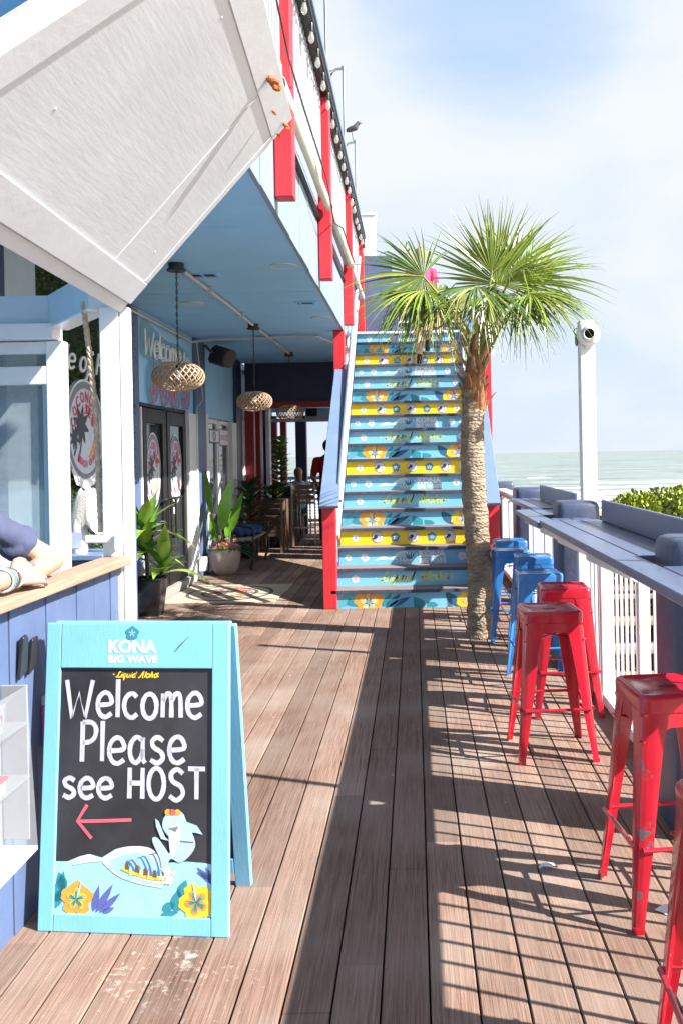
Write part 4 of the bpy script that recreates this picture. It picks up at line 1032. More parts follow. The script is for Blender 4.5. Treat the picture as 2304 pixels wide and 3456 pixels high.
# twisted prop rope
mb = MB(); N = 60
for ph in (0, 2*PI/3, 4*PI/3):
    pts = []
    for i in range(N+1):
        t = i/N*4; k = min(3, int(t)); q = t-k
        PX = ((-1.513, 2.31), (-1.488, 2.067), (-1.463, 1.79), (-1.457, 1.494), (-1.452, 1.25))
        x = PX[k][0]+(PX[k+1][0]-PX[k][0])*q; z = PX[k][1]+(PX[k+1][1]-PX[k][1])*q; yy = 4.08
        pts.append((x+0.007*math.cos(ph+i*1.15), yy+0.007*math.sin(ph+i*1.15), z))
    mb.tube(pts, 0.0075, 6)
tag(mb.build('rope', 'rope', org=(-1.4, 4.1, 1.15)), 'thick tan twisted rope hanging beside the white booth post', 'rope')
# propped shutter panel
P1, P2 = V((-1.29, 4.05, 2.297)), V((-0.536, 4.05, 3.13))
sf = Fr(P1, (0.0488, -1, 0), P2-P1)
LN = (P2-P1).length
sh = thing('shutter_panel', 'large white propped open storm shutter panel seen from below with rusty bolts', 'shutter', tuple(P1))
B, T = 2.11, 1.60
def edge(b): return B+(T-B)*b/LN
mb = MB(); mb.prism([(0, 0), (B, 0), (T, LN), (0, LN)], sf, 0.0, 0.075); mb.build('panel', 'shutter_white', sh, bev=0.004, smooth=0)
mb = MB()
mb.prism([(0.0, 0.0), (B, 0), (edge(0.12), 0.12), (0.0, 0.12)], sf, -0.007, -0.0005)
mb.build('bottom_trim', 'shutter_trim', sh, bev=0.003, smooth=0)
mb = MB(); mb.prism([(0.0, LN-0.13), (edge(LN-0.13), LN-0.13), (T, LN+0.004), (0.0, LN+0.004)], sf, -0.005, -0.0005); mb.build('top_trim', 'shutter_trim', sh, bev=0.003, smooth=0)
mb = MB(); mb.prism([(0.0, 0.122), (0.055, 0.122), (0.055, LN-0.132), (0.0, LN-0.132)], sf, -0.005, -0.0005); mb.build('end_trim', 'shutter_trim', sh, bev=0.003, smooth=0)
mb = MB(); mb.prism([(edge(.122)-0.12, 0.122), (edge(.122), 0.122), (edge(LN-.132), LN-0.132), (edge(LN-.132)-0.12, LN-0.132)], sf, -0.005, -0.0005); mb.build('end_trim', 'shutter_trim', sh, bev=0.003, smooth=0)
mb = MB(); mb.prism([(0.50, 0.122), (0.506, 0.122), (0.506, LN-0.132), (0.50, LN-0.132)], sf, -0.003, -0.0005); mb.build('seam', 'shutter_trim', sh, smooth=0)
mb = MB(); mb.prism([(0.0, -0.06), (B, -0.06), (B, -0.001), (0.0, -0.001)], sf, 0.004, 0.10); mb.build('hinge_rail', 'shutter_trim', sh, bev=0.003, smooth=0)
for (a, b, s) in ((0.05, LN-0.05, .55), (0.55, LN-0.06, 1.0), (0.28, LN-0.09, 0.35), (0.03, LN-0.10, 0.3)):
    mb = MB(); c = sf(a, b, -0.02*s-0.012)
    mb.ball(c, (0.022*s, 0.03*s, 0.018*s), 10); mb.ball(c+V((0.01*s, 0.016*s, -0.012*s)), 0.018*s, 8); mb.ball(c+V((-0.014*s, -0.012*s, 0.008*s)), 0.016*s, 8); mb.ball(c+V((0.004*s, -0.01*s, -0.024*s)), 0.012*s, 8)
    mb.build('bolt', 'rust', sh)
for (a, b) in ((0.2, 0.25), (1.2, 0.95), (1.6, 0.35)):
    mb = MB(); mb.ball(sf(a, b, 0.001), (0.009, 0.009, 0.003), 10, axis=sf.n); mb.build('screw_plug', 'shutter_trim', sh)

# ---------------------------------------------------------------- green hedge wall and round sign behind the booth
hg = thing('hedge_wall', 'artificial green hedge wall on the restaurant front behind the booth', 'hedge', (XW, 7.3, 0))
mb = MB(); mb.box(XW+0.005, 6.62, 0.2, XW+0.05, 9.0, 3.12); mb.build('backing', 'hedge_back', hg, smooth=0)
mb = MB(); random.seed(11)
for i in range(9000):
    yy, zz = random.uniform(6.62, 9.0), random.uniform(0.2, 3.12)
    d = V((random.uniform(.1, 1), random.uniform(-1, 1), random.uniform(-1, .6))).normalized(); s_ = V((0, 0, 1)).cross(d).normalized()
    l, w2 = random.uniform(.022, .045), random.uniform(.008, .014); p = V((XW+0.05+random.uniform(-.005, .02), yy, zz))
    mb.add([p, p+d*l*.5+s_*w2, p+d*l, p+d*l*.5-s_*w2], [(0, 1, 2, 3)])
mb.build('leaves', 'hedge_leaf', hg, smooth=0)
for (ya, yb, m) in ((5.85, 6.1, 'navy_dark'), (6.1, 6.6, 'grey_beam')):
    mb = MB(); mb.box(XW, ya, 0, XW+0.1, yb, ZC-0.003); mb.build('column', m, bld, smooth=0, bev=0.005)
rs = thing('round_sign', 'round restaurant sign with palms and pelican on the green hedge wall', 'sign', (XW+0.09, 7.56, 1.84))
mb = MB(); f = Fr((XW+0.095, 7.56, 1.84), (0, 1, 0), (0, 0, 1)); mb.prism(ell(0, 0, 0.435, 0.435, 40), f, -0.03, -0.001); mb.build('backing', 'white_smooth', rs, smooth=0)
mb = MB(); emblem(mb, f, 0, 0, 0.435, 0.435, LM, 2); mb.build('emblem', LOGO_M, rs, smooth=0)
scs = thing('script_sign', 'white script letters mounted on the hedge above the round sign', 'sign', (XW+0.1, 7.7, 2.3))
for (word, y0, z0, y1, cap) in (('le of P', 7.12, 2.34, 7.95, 0.19), ('s', 7.92, 2.2, 8.02, 0.2)):
    for p in lettering(word, f, y0, z0, y1, cap, 4, 0.06, 0.25):
        mb = MB(); mb.tube([(XW+0.1, a, b) for a, b in p], 0.013, 6); mb.build('letter_stroke', 'neon_white', scs)
# navy stand with towel and bottle
ns = thing('host_stand', 'small navy stand behind the booth counter holding a towel and bottle', 'stand', (-1.9, 5.05, 0))
mb = MB(); mb.box(-2.05, 4.88, 0, -1.74, 5.2, 1.03); mb.build('body', 'navy_paint', ns, bev=0.004, smooth=0)
mb = MB(); mb.box(-2.07, 4.86, 1.03, -1.72, 5.22, 1.06); mb.build('top', 'rail_blue', ns, bev=0.004, smooth=0)
bo = thing('spray_bottle', 'white plastic cleaning bottle under a towel on the navy stand', 'bottle', (-1.90, 5.0, 1.06))
mb = MB(); mb.lathe([(0.043, 0), (0.045, 0.01), (0.045, 0.15), (0.03, 0.19), (0.014, 0.2), (0.014, 0.23)], (-1.90, 5.0, 1.06), 20); mb.build('body', 'plastic_white', bo)
mb = MB(); mb.box(-1.945, 4.953, 1.09, -1.87, 4.9535, 1.18); mb.build('label_sticker', 'shirt_pale', bo, smooth=0)
mb = MB(); vs, fs = [], []; n, m = 26, 16
for i in range(n+1):
    t = 2*PI*i/n
    for j in range(m+1):
        s = j/m; drop = s**1.2*(0.27+0.05*math.sin(2*t+1)+0.03*math.sin(5*t)); r = 0.03+0.075*s**0.6+0.016*math.sin(5*t+1)*s+0.01*math.sin(9*t)*s
        vs.append((-1.86+r*math.cos(t)*1.1, 5.03+r*0.8*math.sin(t), 1.42-drop-0.01*math.cos(3*t)))
for i in range(n):
    for j in range(m): fs.append((i*(m+1)+j, (i+1)*(m+1)+j, (i+1)*(m+1)+j+1, i*(m+1)+j+1))
mb.add(vs, fs); tw = mb.build('towel', 'towel', org=(-1.86, 5.03, 1.1), smooth=80)
tag(tw, 'cream towel draped over the cleaning bottle on the navy stand', 'towel')
# display rack on the booth front with cups and books
rk = thing('display_rack', 'white and clear plastic display rack fixed to the navy booth front', 'rack', (-1.31, 2.4, 0.3))
mb = MB()
mb.box(-1.358, 1.9, 0.33, -1.35, 2.86, 0.86); mb.box(-1.348, 2.852, 0.36, -1.262, 2.86, 0.86); mb.box(-1.348, 1.9, 0.33, -1.235, 2.85, 0.345, 1)
mb.build('tray', ['plastic_grey', 'plastic_white'], rk, bev=0.003, smooth=0)
mb = MB()
mb.box(-1.348, 1.9, 0.565, -1.255, 2.848, 0.573); mb.box(-1.348, 1.9, 0.735, -1.264, 2.848, 0.743)
mb.add([(-1.235, 1.9, 0.33), (-1.235, 2.85, 0.33), (-1.262, 2.85, 0.86), (-1.262, 1.9, 0.86)], [(0, 1, 2, 3)])
mb.build('clear_front', 'plastic_clear', rk, smooth=0)
for k, (yy, lab) in enumerate(((2.72, 'clear cup with emblem at the far end of the rack shelf'), (2.60, 'clear cup with emblem in the middle of the rack shelf'), (2.48, 'clear cup with emblem nearest the picture edge on the rack'))):
    cu = thing('cup', lab, 'cup', (-1.305, yy, 0.743), 'cups in the display rack')
    mb = MB(); mb.lathe([(0.026, 0), (0.034, 0.095), (0.033, 0.095), (0.025, 0.003)], (-1.305, yy, 0.743), 20); mb.build('body', 'plastic_clear', cu)
    mb = MB(); f = Fr((-1.283, yy-0.03, 0.79), (0.45, 0.89, 0), (0, 0, 1)); mb.flat(ell(0, 0, .017, .021, 18), f, 0.002, 1); mb.flat(ell(0, 0, .015, .018, 18), f, 0.003, 2); mb.flat(ell(0, -.003, .011, .012, 12), f, 0.004, 0); mb.flat(leaf2(-.01, -.01, .8, .02, .01, 4), f, .005, 1); mb.build('emblem', ['art_white', 'art_black', 'art_red'], cu, smooth=0)
bk = thing('book', 'red covered stack of booklets on the lower rack shelf', 'book', (-1.30, 2.6, 0.573))
mb = MB(); mb.box(-1.34, 2.42, 0.573, -1.262, 2.69, 0.612); mb.build('pages', 'plastic_white', bk, smooth=0)
mb = MB(); mb.box(-1.345, 2.415, 0.6125, -1.257, 2.70, 0.622, 0); mb.box(-1.325, 2.5, 0.6222, -1.28, 2.66, 0.6226, 1); mb.build('cover', ['art_red', 'art_white'], bk, smooth=0)
mh = thing('menu_holder', 'pair of black tapered menu paddles hung on the navy booth wall', 'holder', (-1.34, 2.95, 0.95))
for (yy, s) in ((3.0, 0.95), (3.075, 0.8)):
    mb = MB(); f = Fr((-1.352, yy, 0.845), (0, 1, 0), (0.08, 0, 1)); mb.prism([(-.025, 0), (.033, 0.02), (.026, .14*s), (0.014, .155*s), (-.016, .15*s)], f, 0, 0.012); mb.build('paddle', 'black_plastic', mh, bev=0.002, smooth=0)
fb = thing('flyer', 'pink and white flyer tucked between the rack and the sandwich board', 'flyer', (-1.30, 3.12, 0.6))
mb = MB(); mb.box(-1.362, 3.19, 0.55, -1.352, 3.30, 0.70, 0); mb.box(-1.362, 3.19, 0.70, -1.352, 3.30, 0.73, 1); mb.build('sheet', ['petal_pink', 'art_white'], fb, smooth=0)

# ---------------------------------------------------------------- sandwich board
sb = thing('sandwich_board', 'light blue chalkboard sandwich sign with welcome lettering and wave artwork', 'sandwich board', (-0.97, 3.05, 0))
fa = Fr((-1.297, 2.973, 0.0), (0.657, -0.065, 0), (-0.012, 0.155, 1.0))
SW, SH = 0.66, 1.02
mb = MB(); T_ = -0.022
for (a0, b0, a1, b1) in ((0, 0, 0.054, SH), (SW-0.06, 0, SW, SH), (0.0545, 0, SW-0.0605, 0.058), (0.0545, 0.865, SW-0.0605, SH)):
    mb.fbox(fa, a0, b0, T_, a1, b1, 0.0)
mb.build('front_frame', 'frame_blue', sb, bev=0.003, smooth=0)
CM = ['chalk_board', 'chalk', 'art_yellow', 'art_white', 'art_teal', 'art_sky', 'art_orange', 'art_indigo', 'art_pink', 'art_blue', 'art_deep', 'art_brown', 'art_pale', 'art_gray']
CI = {n: i for i, n in enumerate(CM)}
def cx_(x): return (x-232)*0.000592
def cy_(y): return (1925-y)*0.000567
def cp(*q): return [(cx_(x), cy_(y)) for x, y in q]
mb = MB(); A0, A1, B0, B1 = 0.0545, SW-0.0605, 0.0585, 0.8645
mb.fbox(fa, A0, B0, -0.018, A1, B1, -0.008, 0)
H0 = -0.0072
mb.build('board', 'chalk_board', sb, smooth=0)
mb = MB(); clipb = (A0, B0, A1, B1)
def art(poly, h, m):
    poly = clip_poly(poly, *clipb)
    if len(poly) > 2: mb.flat(poly, fa, H0+h, CI[m])
# water and wave panel
art(cp((300, 1533), (395, 1532), (470, 1500), (530, 1488), (600, 1505), (680, 1455), (760, 1438), (860, 1440), (920, 1470), (985, 1525), (1100, 1515), (1200, 1520), (1260, 1530), (1260, 1840), (300, 1840)), 0.0, 'art_sky')
art([(cx_(x), cy_(y)) for x, y in smooth_path([(395, 1540), (470, 1505), (530, 1488), (600, 1508), (690, 1455), (770, 1437), (870, 1440), (930, 1475), (985, 1530), (1020, 1600), (985, 1640), (900, 1635), (800, 1610), (690, 1560), (600, 1530), (500, 1525)], 4, True)], 0.0004, 'art_white')
art([(cx_(x), cy_(y)) for x, y in smooth_path([(640, 1525), (720, 1490), (800, 1470), (880, 1490), (930, 1540), (950, 1590), (880, 1595), (760, 1580), (690, 1555)], 4, True)], 0.0007, 'art_sky')
for i in range(9):                                           # curling ribs inside the breaking wave
    x0_, h_ = 955-24*i, 128-7*i
    rib = smooth_path([(x0_+10, 1600), (x0_+2, 1600-h_*.5), (x0_-28, 1600-h_), (x0_-66+3*i, 1600-h_*.92)], 4)
    n_ = len(rib); mb.ribbon([(cx_(x), cy_(min(y, 1640))) for x, y in rib], [0.0075*(1-k/n_)+0.0015 for k in range(n_)], fa, H0+0.0009+0.00008*i, CI[('art_indigo', 'art_blue', 'art_pale')[i % 3]])
for i in range(14):
    x_, y_ = 960+9*((i*7) % 9), 1560+((i*13) % 8)*11
    art(ell(cx_(x_), cy_(y_), .0045, .004, 8), 0.0023+0.00005*i, 'art_white')
for (pts, w_) in ([(610, 1530), (700, 1600), (820, 1640), (960, 1660)], .006), ([(640, 1560), (760, 1625), (900, 1650)], .004), ([(430, 1548), (520, 1530), (620, 1520)], .004):
    mb.ribbon([(cx_(x), cy_(y)) for x, y in smooth_path(pts, 4)], w_, fa, H0+0.0016, CI['art_white'])
mb.ribbon([(cx_(x), cy_(y)) for x, y in smooth_path([(720, 1560), (800, 1590), (900, 1612), (985, 1615)], 4)], 0.010, fa, H0+0.0019, CI['art_yellow'])
for x, y in ((752, 1560), (812, 1575), (860, 1590), (915, 1600)):
    art(ell(cx_(x), cy_(y-24), .006, .006, 8), 0.0021, 'art_brown'); art(cp((x-10, y-16), (x+9, y-16), (x+12, y+8), (x-12, y+8)), 0.0021, 'art_brown'); mb.ribbon(cp((x+18, y-30), (x+8, y+22)), 0.002, fa, H0+0.0022, CI['art_brown'])
# flowers and leaves
for (x, y, a, l, w_, m) in ((330, 1800, 1.35, 215, .045, 'art_teal'), (380, 1700, 1.9, 110, .04, 'art_teal'), (325, 1760, 0.9, 90, .03, 'art_teal'), (555, 1810, 1.35, 150, .024, 'art_indigo'), (570, 1815, 1.0, 190, .024, 'art_indigo'), (590, 1815, 0.72, 170, .022, 'art_indigo'), (610, 1815, 0.42, 80, .018, 'art_indigo'),
                              (1040, 1800, 1.45, 130, .045, 'art_teal'), (1060, 1720, 1.2, 110, .035, 'art_teal'), (960, 1790, 0.5, 90, .03, 'art_teal'), (1260, 1640, 2.4, 140, .02, 'art_indigo'), (1260, 1610, 2.8, 110, .02, 'art_indigo'), (1265, 1660, 2.0, 130, .02, 'art_indigo'), (950, 1815, 0.15, 110, .02, 'art_teal')):
    art(leaf2(cx_(x), cy_(y), a, l*0.00058, w_), 0.0010, m)
hibiscus(mb, fa, cx_(458), cy_(1740), 0.056, CI['art_orange'], CI['art_yellow'], CI['art_teal'], clipb, H0+0.0014, 0.3, CI['art_sky'])
hibiscus(mb, fa, cx_(1160), cy_(1738), 0.06, CI['art_yellow'], CI['art_orange'], CI['art_teal'], clipb, H0+0.0014, 0.75, CI['art_sky'])
# a plain chalk shark leaping from the wave
art([(cx_(x), cy_(y)) for x, y in smooth_path([(965, 1270), (1005, 1235), (1070, 1235), (1100, 1290), (1140, 1370), (1150, 1430), (1110, 1490), (1060, 1520), (1010, 1500), (985, 1540), (960, 1560), (945, 1500), (905, 1420), (900, 1385), (930, 1385), (975, 1440), (1000, 1470), (1010, 1400), (960, 1330)], 3, True)], 0.0024, 'art_pale')
art([(cx_(x), cy_(y)) for x, y in smooth_path([(1000, 1340), (1055, 1300), (1065, 1380), (1040, 1450), (1015, 1490), (1000, 1430)], 3, True)], 0.0028, 'art_white')
art(cp((1100, 1290), (1160, 1310), (1195, 1360), (1150, 1350), (1115, 1350)), 0.0026, 'art_pale')
art(cp((915, 1275), (935, 1290), (975, 1380), (1000, 1400), (950, 1390), (920, 1320)), 0.0026, 'art_pale')
art(cp((990, 1330), (1055, 1315), (1035, 1350)), 0.0031, 'art_gray')
for x in (990, 1015, 1045): art(ell(cx_(x), cy_(1238), .012, .011, 10), 0.0032, 'art_orange' if x != 1015 else 'art_pink')
mb.ribbon(cp((1060, 1400), (1140, 1405)), 0.004, fa, H0+0.0031, CI['art_indigo'])
mb.build('artwork', CM, sb, smooth=0)
mb = MB()
random.seed(21)
for (word, x0, base, x1, cap) in (('Welcome', 362, 694, 1185, 226), ('Please', 455, 958, 1085, 236), ('see HOST', 352, 1165, 1205, 178)):
    for p in lettering(word, fa, cx_(x0), cy_(base), cx_(x1), cap*0.000567, 5, 0.13, 0.0, 0.03):
        mb.ribbon(p, [0.0158+random.uniform(-.0015, .0015) for _ in p], fa, H0+0.0004)
mb.build('chalk_lettering', 'chalk', sb, smooth=0)
mb = MB()
mb.ribbon(cp((450, 1302), (560, 1298), (772, 1287)), 0.0115, fa, H0+0.0004); mb.ribbon(cp((505, 1205), (448, 1300), (536, 1398)), 0.0120, fa, H0+0.0006)
mb.build('chalk_arrow', 'art_pink', sb, smooth=0)
mb = MB()
for p in lettering('Liquid Aloha', fa, cx_(660), cy_(455), cx_(912), 0.020, 3, 0.06, 0.28): mb.ribbon(p, 0.0042, fa, H0+0.0005, 2)
for x, y in ((648, 437), (918, 430), (918, 448)): mb.flat(ell(cx_(x), cy_(y), .003, .003, 8), fa, H0+0.0005, 2)
mb.build('slogan_lettering', ['art_white', 'art_teal', 'art_yellow', 'art_pale', 'art_black'], sb, smooth=0)
mb = MB()
mb.text('KONA', fa, cx_(616), cy_(308), cx_(914), cy_(226), 0.0008, 0, 0.05); mb.build('title_lettering', ['art_white', 'art_teal', 'art_yellow', 'art_pale', 'art_black'], sb, smooth=0)
mb = MB()
mb.text('BIG WAVE', fa, cx_(616), cy_(368), cx_(918), cy_(318), 0.0008, 0, 0.05)
mb.build('subtitle_lettering', ['art_white', 'art_teal', 'art_yellow', 'art_pale', 'art_black'], sb, smooth=0)
mb = MB()
hibiscus(mb, fa, cx_(762), cy_(188), 0.024, 1, None, 3, None, 0.0009, 0.3)
mb.build('flower_mark', ['art_white', 'art_teal', 'art_yellow', 'art_pale', 'art_black'], sb, smooth=0)
mb = MB()
mb.ribbon(cp((1020, 302), (1050, 265), (1110, 205)), [0.002, 0.004, 0.001], fa, 0.0009, 4)
mb.build('scratch', ['art_white', 'art_teal', 'art_yellow', 'art_pale', 'art_black'], sb, smooth=0)
mb = MB()
fbk = Fr((-1.285, 3.345, 0.0), (0.657, -0.065, 0), (-0.01, -0.150, 1.0))
for (a0, b0, a1, b1) in ((0, 0, 0.06, 1.005), (SW-0.06, 0, SW, 1.005), (0.0605, 0.05, SW-0.0605, 0.11), (0.0605, 0.9, SW-0.0605, 1.005)): mb.fbox(fbk, a0, b0, -0.004, a1, b1, 0.02)
mb.build('back_frame', 'frame_blue', sb, bev=0.003, smooth=0)
mb = MB(); mb.fbox(fbk, 0.0605, 0.11, 0.0, SW-0.0605, 0.9, 0.01); mb.build('back_board', 'chalk_board', sb, smooth=0)
mb = MB(); mb.fbox(fa, 0.02, SH-0.006, -0.05, SW-0.004, SH+0.006, -0.0225); mb.build('top_strip', 'frame_blue', sb, bev=0.003, smooth=0)

# ---------------------------------------------------------------- bar stools
def rsq(h, r, z, n=6):
    pts = []
    for q in range(4):
        cxx, cyy = (h-r)*(1, -1, -1, 1)[q], (h-r)*(1, 1, -1, -1)[q]
        for i in range(n+1):
            a = PI/2*(q+i/n); pts.append((cxx+r*math.cos(a), cyy+r*math.sin(a), z))
    return pts
def make_stool(m, lab):
    t = thing('bar_stool', lab, 'bar stool', (0, 0, 0), 'metal bar stools along the counter')
    mb = MB(); vs, fs = [], []
    rings = [(0.146, .03, .700), (0.150, .032, .702), (0.152, .034, .742), (0.150, .034, .753), (0.143, .034, .760), (0.132, .032, .761), (0.126, .03, .757), (0.122, .03, .7545), (0.06, .02, .7535)]
    n = 28
    for h, r, z in rings: vs += rsq(h, r, z)
    for i in range(len(rings)-1):
        for j in range(n): fs.append((i*n+j, i*n+(j+1) % n, (i+1)*n+(j+1) % n, (i+1)*n+j))
    fs.append(tuple((len(rings)-1)*n+j for j in range(n)))
    mb.add(vs, fs)
    f = Fr((0, 0, .7545), (1, 0, 0), (0, 1, 0)); mb.flat(ell(0, 0, .032, .011, 20), f, 0.0008, 1); mb.ribbon(ell(0, 0, .036, .015, 20), .005, f, 0.0012, 0, True)
    mb.build('seat', [m, 'dark_metal'], t, smooth=50)
    prof = [(.735, .148, .115), (.70, .149, .10), (.62, .1555, .080), (.45, .169, .066), (.25, .185, .052), (.09, .199, .038), (.03, .2045, .034), (0.0, .206, .034)]
    for sx in (-1, 1):
        for sy in (-1, 1):
            mb = MB(); vs, fs = [], []
            for z, e, w in prof:
                r, th = min(.022, w*.4), .006
                q = [(e-w, e), (e-r*1.2, e), (e-r*.9, e-.002), (e-.3*r, e-.3*r), (e-.002, e-r*.9), (e, e-r*1.2), (e, e-w), (e-th, e-w), (e-th, e-r*1.4), (e-r*.9, e-r*.9), (e-r*1.4, e-th), (e-w, e-th)]
                if sx*sy < 0: q = q[::-1]
                vs += [(sx*a, sy*b, z) for a, b in q]
            k = 12
            for i in range(len(prof)-1):
                for j in range(k): fs.append((i*k+j, (i+1)*k+j, (i+1)*k+(j+1) % k, i*k+(j+1) % k))
            fs.append(tuple(range(k))); fs.append(tuple((len(prof)-1)*k+j for j in range(k-1, -1, -1)))
            mb.add(vs, fs)
            mb.box(*(sx*.206-.017 if sx > 0 else -.206-.0, sy*.206-.017 if sy > 0 else -.206, 0.0), *(sx*.206 if sx > 0 else -.189, sy*.206 if sy > 0 else -.189, 0.022))
            mb.build('leg', m, t, smooth=40)
    # aprons between the legs
    for (ux, uy) in ((1, 0), (0, 1), (-1, 0), (0, -1)):
        mb = MB(); f = Fr((-uy*0+ux*.146, uy*.146, 0), (-uy, ux, 0), (0, 0, 1))
        mb.prism([(-.145, .70), (.145, .70), (.09, .635), (.05, .652), (-.05, .652), (-.09, .635)], f, -0.002, 0.002)
        mb.build('apron', m, t, smooth=0)
    e = .185
    for (a, b) in (((-e, -e), (e, -e)), ((e, -e), (e, e)), ((e, e), (-e, e)), ((-e, e), (-e, -e))):
        mb = MB(); p, q = V((*a, .265)), V((*b, .265)); d = (q-p).normalized(); p += d*.018; q -= d*.018
        mb.tube([p, p+d*.05, q-d*.05, q], [.011, .008, .008, .011], 8)
        mb.build('footrest', m, t)
    for (a, b) in (((-.155, -.155), (.155, .155)), ((.155, -.155), (-.155, .155))):
        mb = MB(); mb.beam((*a, .61 if a[0] < 0 else .618), (*b, .61 if a[0] < 0 else .618), .018, .004); mb.build('cross_brace', m, t, smooth=0)
    return t
stools = [
 ('stool_red', 0.695, 4.68, 3, 'shiny red metal stool standing clear of the bar, one blemish on its seat'),
 ('stool_red', 0.90, 5.44, -2, 'red metal stool tucked behind the front clean red one, beside blue stools'),
 ('stool_red_worn', 0.875, 3.10, 5, 'scuffed red metal stool with chipped paint round its seat slot, beside the near piling'),
 ('stool_red_worn', 0.775, 2.06, -3, 'nearest red stool, only a leg showing at the bottom right corner'),
 ('stool_blue', 0.835, 6.10, 2, 'blue metal stool next to the red ones, its whole seat visible'),
 ('stool_blue', 0.93, 7.07, -3, 'blue metal stool second from the red ones, partly hidden behind its blue neighbour'),
 ('stool_blue', 0.80, 7.55, 3, 'blue metal stool closest to the palm trunk'),
 ('stool_blue', 0.885, 8.36, 0, 'farthest blue metal stool near the foot of the stairs'),
]
proto = {}
for (m, x, y, rz, lab) in stools:
    if m not in proto: s = proto[m] = make_stool(m, lab)
    else: s = copy_tree(proto[m]); s['label'] = lab
    s.location = (x, y, 0); s.rotation_euler = (0, 0, math.radians(rz))

# ---------------------------------------------------------------- white post and camera
cpost = thing('camera_post', 'tall white square post behind the bar carrying the camera', 'post', (1.44, 7.36, 0))
mb = MB(); mb.box(1.385, 7.30, -2.6, 1.505, 7.42, 2.665); mb.build('shaft', 'white_paint', cpost, bev=0.004, smooth=0)
mb = MB(); pts = [(1.365+0.026*math.cos(a), 7.33, 2.575+0.026*math.sin(a)) for a in [2*PI*i/18 for i in range(18)]]
mb.tube(pts, 0.0045, 8, closed=True); mb.tube([(1.385, 7.33, 2.585), (1.392, 7.33, 2.585)], 0.006, 8); mb.build('ring', 'dark_metal', cpost)
mb = MB(); mb.tube([(1.358, 7.33, 2.555), (1.353, 7.33, 2.52), (1.354, 7.33, 2.47), (1.362, 7.33, 2.455), (1.368, 7.33, 2.47), (1.364, 7.33, 2.55)], 0.006, 8); mb.build('snap_hook', 'dark_metal', cpost)
sc = thing('security_camera', 'white dome security camera on the tall white post', 'camera', (1.45, 7.30, 2.55))
ax = V((-0.18, -1, -0.12)).normalized(); c0 = V((1.45, 7.30, 2.545))
mb = MB(); mb.lathe([(0.088, 0.0), (0.098, 0.008), (0.098, 0.03), (0.09, 0.046), (0.07, 0.056), (0.066, 0.05)], c0, 36, 0, V((0, -1, 0))); mb.build('base', 'camera_white', sc, smooth=45)
mb = MB(); mb.ball(c0+V((0, -0.05, 0)), 0.066, 28); mb.build('ball', 'camera_white', sc)
mb = MB(); mb.lathe([(0.047, 0.035), (0.046, 0.085), (0.043, 0.09), (0.039, 0.086)], c0+V((0, -0.05, 0)), 30, 0, ax); mb.build('lens_tube', 'camera_white', sc, smooth=45)
mb = MB(); mb.lathe([(0.0, 0.0865), (0.0385, 0.0865)], c0+V((0, -0.05, 0)), 30, 0, ax); mb.build('lens', 'lens_black', sc)
mb = MB(); mb.box(1.42, 7.275, 2.43, 1.48, 7.30, 2.47); mb.build('bracket', 'camera_white', sc, bev=0.004, smooth=0)

# ---------------------------------------------------------------- palm
random.seed(9)
pt = thing('palm_tree', 'fan leaved cabbage palm growing up through the deck in front of the stairs', 'palm tree', (0.53, 7.6, 0))
mb = MB(); cl = [(0.535, 0.0, 0.112), (0.532, 0.15, 0.106), (0.540, 0.45, 0.104), (0.530, 0.8, 0.103), (0.512, 1.15, 0.106), (0.498, 1.45, 0.103), (0.500, 1.75, 0.098), (0.510, 2.0, 0.094), (0.525, 2.2, 0.088)]
vs, fs = [], []; n = 30; NZ = 110
for i in range(NZ+1):
    z = 2.2*i/NZ
    for k in range(len(cl)-1):
        if cl[k][1] <= z <= cl[k+1][1]+1e-6:
            t = (z-cl[k][1])/(cl[k+1][1]-cl[k][1]); cx0 = cl[k][0]+(cl[k+1][0]-cl[k][0])*t; r0 = cl[k][2]+(cl[k+1][2]-cl[k][2])*t
    for j in range(n):
        a = 2*PI*j/n; r = r0+0.004*math.sin(z*60+1.5*math.sin(a*2))+0.010*noise.noise(V((math.cos(a)*3, math.sin(a)*3, z*11)))+0.004*noise.noise(V((math.cos(a)*9, math.sin(a)*9, z*30)))
        vs.append((cx0+r*math.cos(a), 7.6+r*math.sin(a), z))
for i in range(NZ):
    for j in range(n): fs.append((i*n+j, i*n+(j+1) % n, (i+1)*n+(j+1) % n, (i+1)*n+j))
mb.add(vs, fs); mb.build('trunk', 'palm_bark', pt, smooth=60)
mat('palm_fibre', (0.30, 0.14, 0.06), 0.95, 0.5, 20, (3, 3, 1), bump=0.8, bs=60)
mat('palm_boot', (0.34, 0.22, 0.12), 0.8, 0.35, 14, (3, 3, 1), bump=0.4, bs=40)
for i in range(26):
    a = i*2.4; z = 1.98+0.021*i; r = 0.085-0.0008*i; l = random.uniform(.09, .16)
    mb = MB(); p = V((0.525+r*math.cos(a), 7.6+r*math.sin(a), z)); o = V((math.cos(a), math.sin(a), 0)); sdv = V((-math.sin(a), math.cos(a), 0))
    q = p+o*0.05*(1 if i % 3 else 1.8)+V((0, 0, l)); wd = random.uniform(.022, .036)
    mb.add([p-sdv*wd-o*.02, p+sdv*wd-o*.02, q+sdv*wd*.55, q-sdv*wd*.5, p-sdv*wd*.5+o*.012, p+sdv*wd*.5+o*.012, q+sdv*wd*.3+o*.012, q-sdv*wd*.3+o*.012], [(0, 3, 2, 1), (4, 5, 6, 7), (0, 1, 5, 4), (1, 2, 6, 5), (2, 3, 7, 6), (3, 0, 4, 7)])
    mb.build('leaf_base', 'palm_fibre' if i < 11 else 'palm_boot', pt, smooth=0)
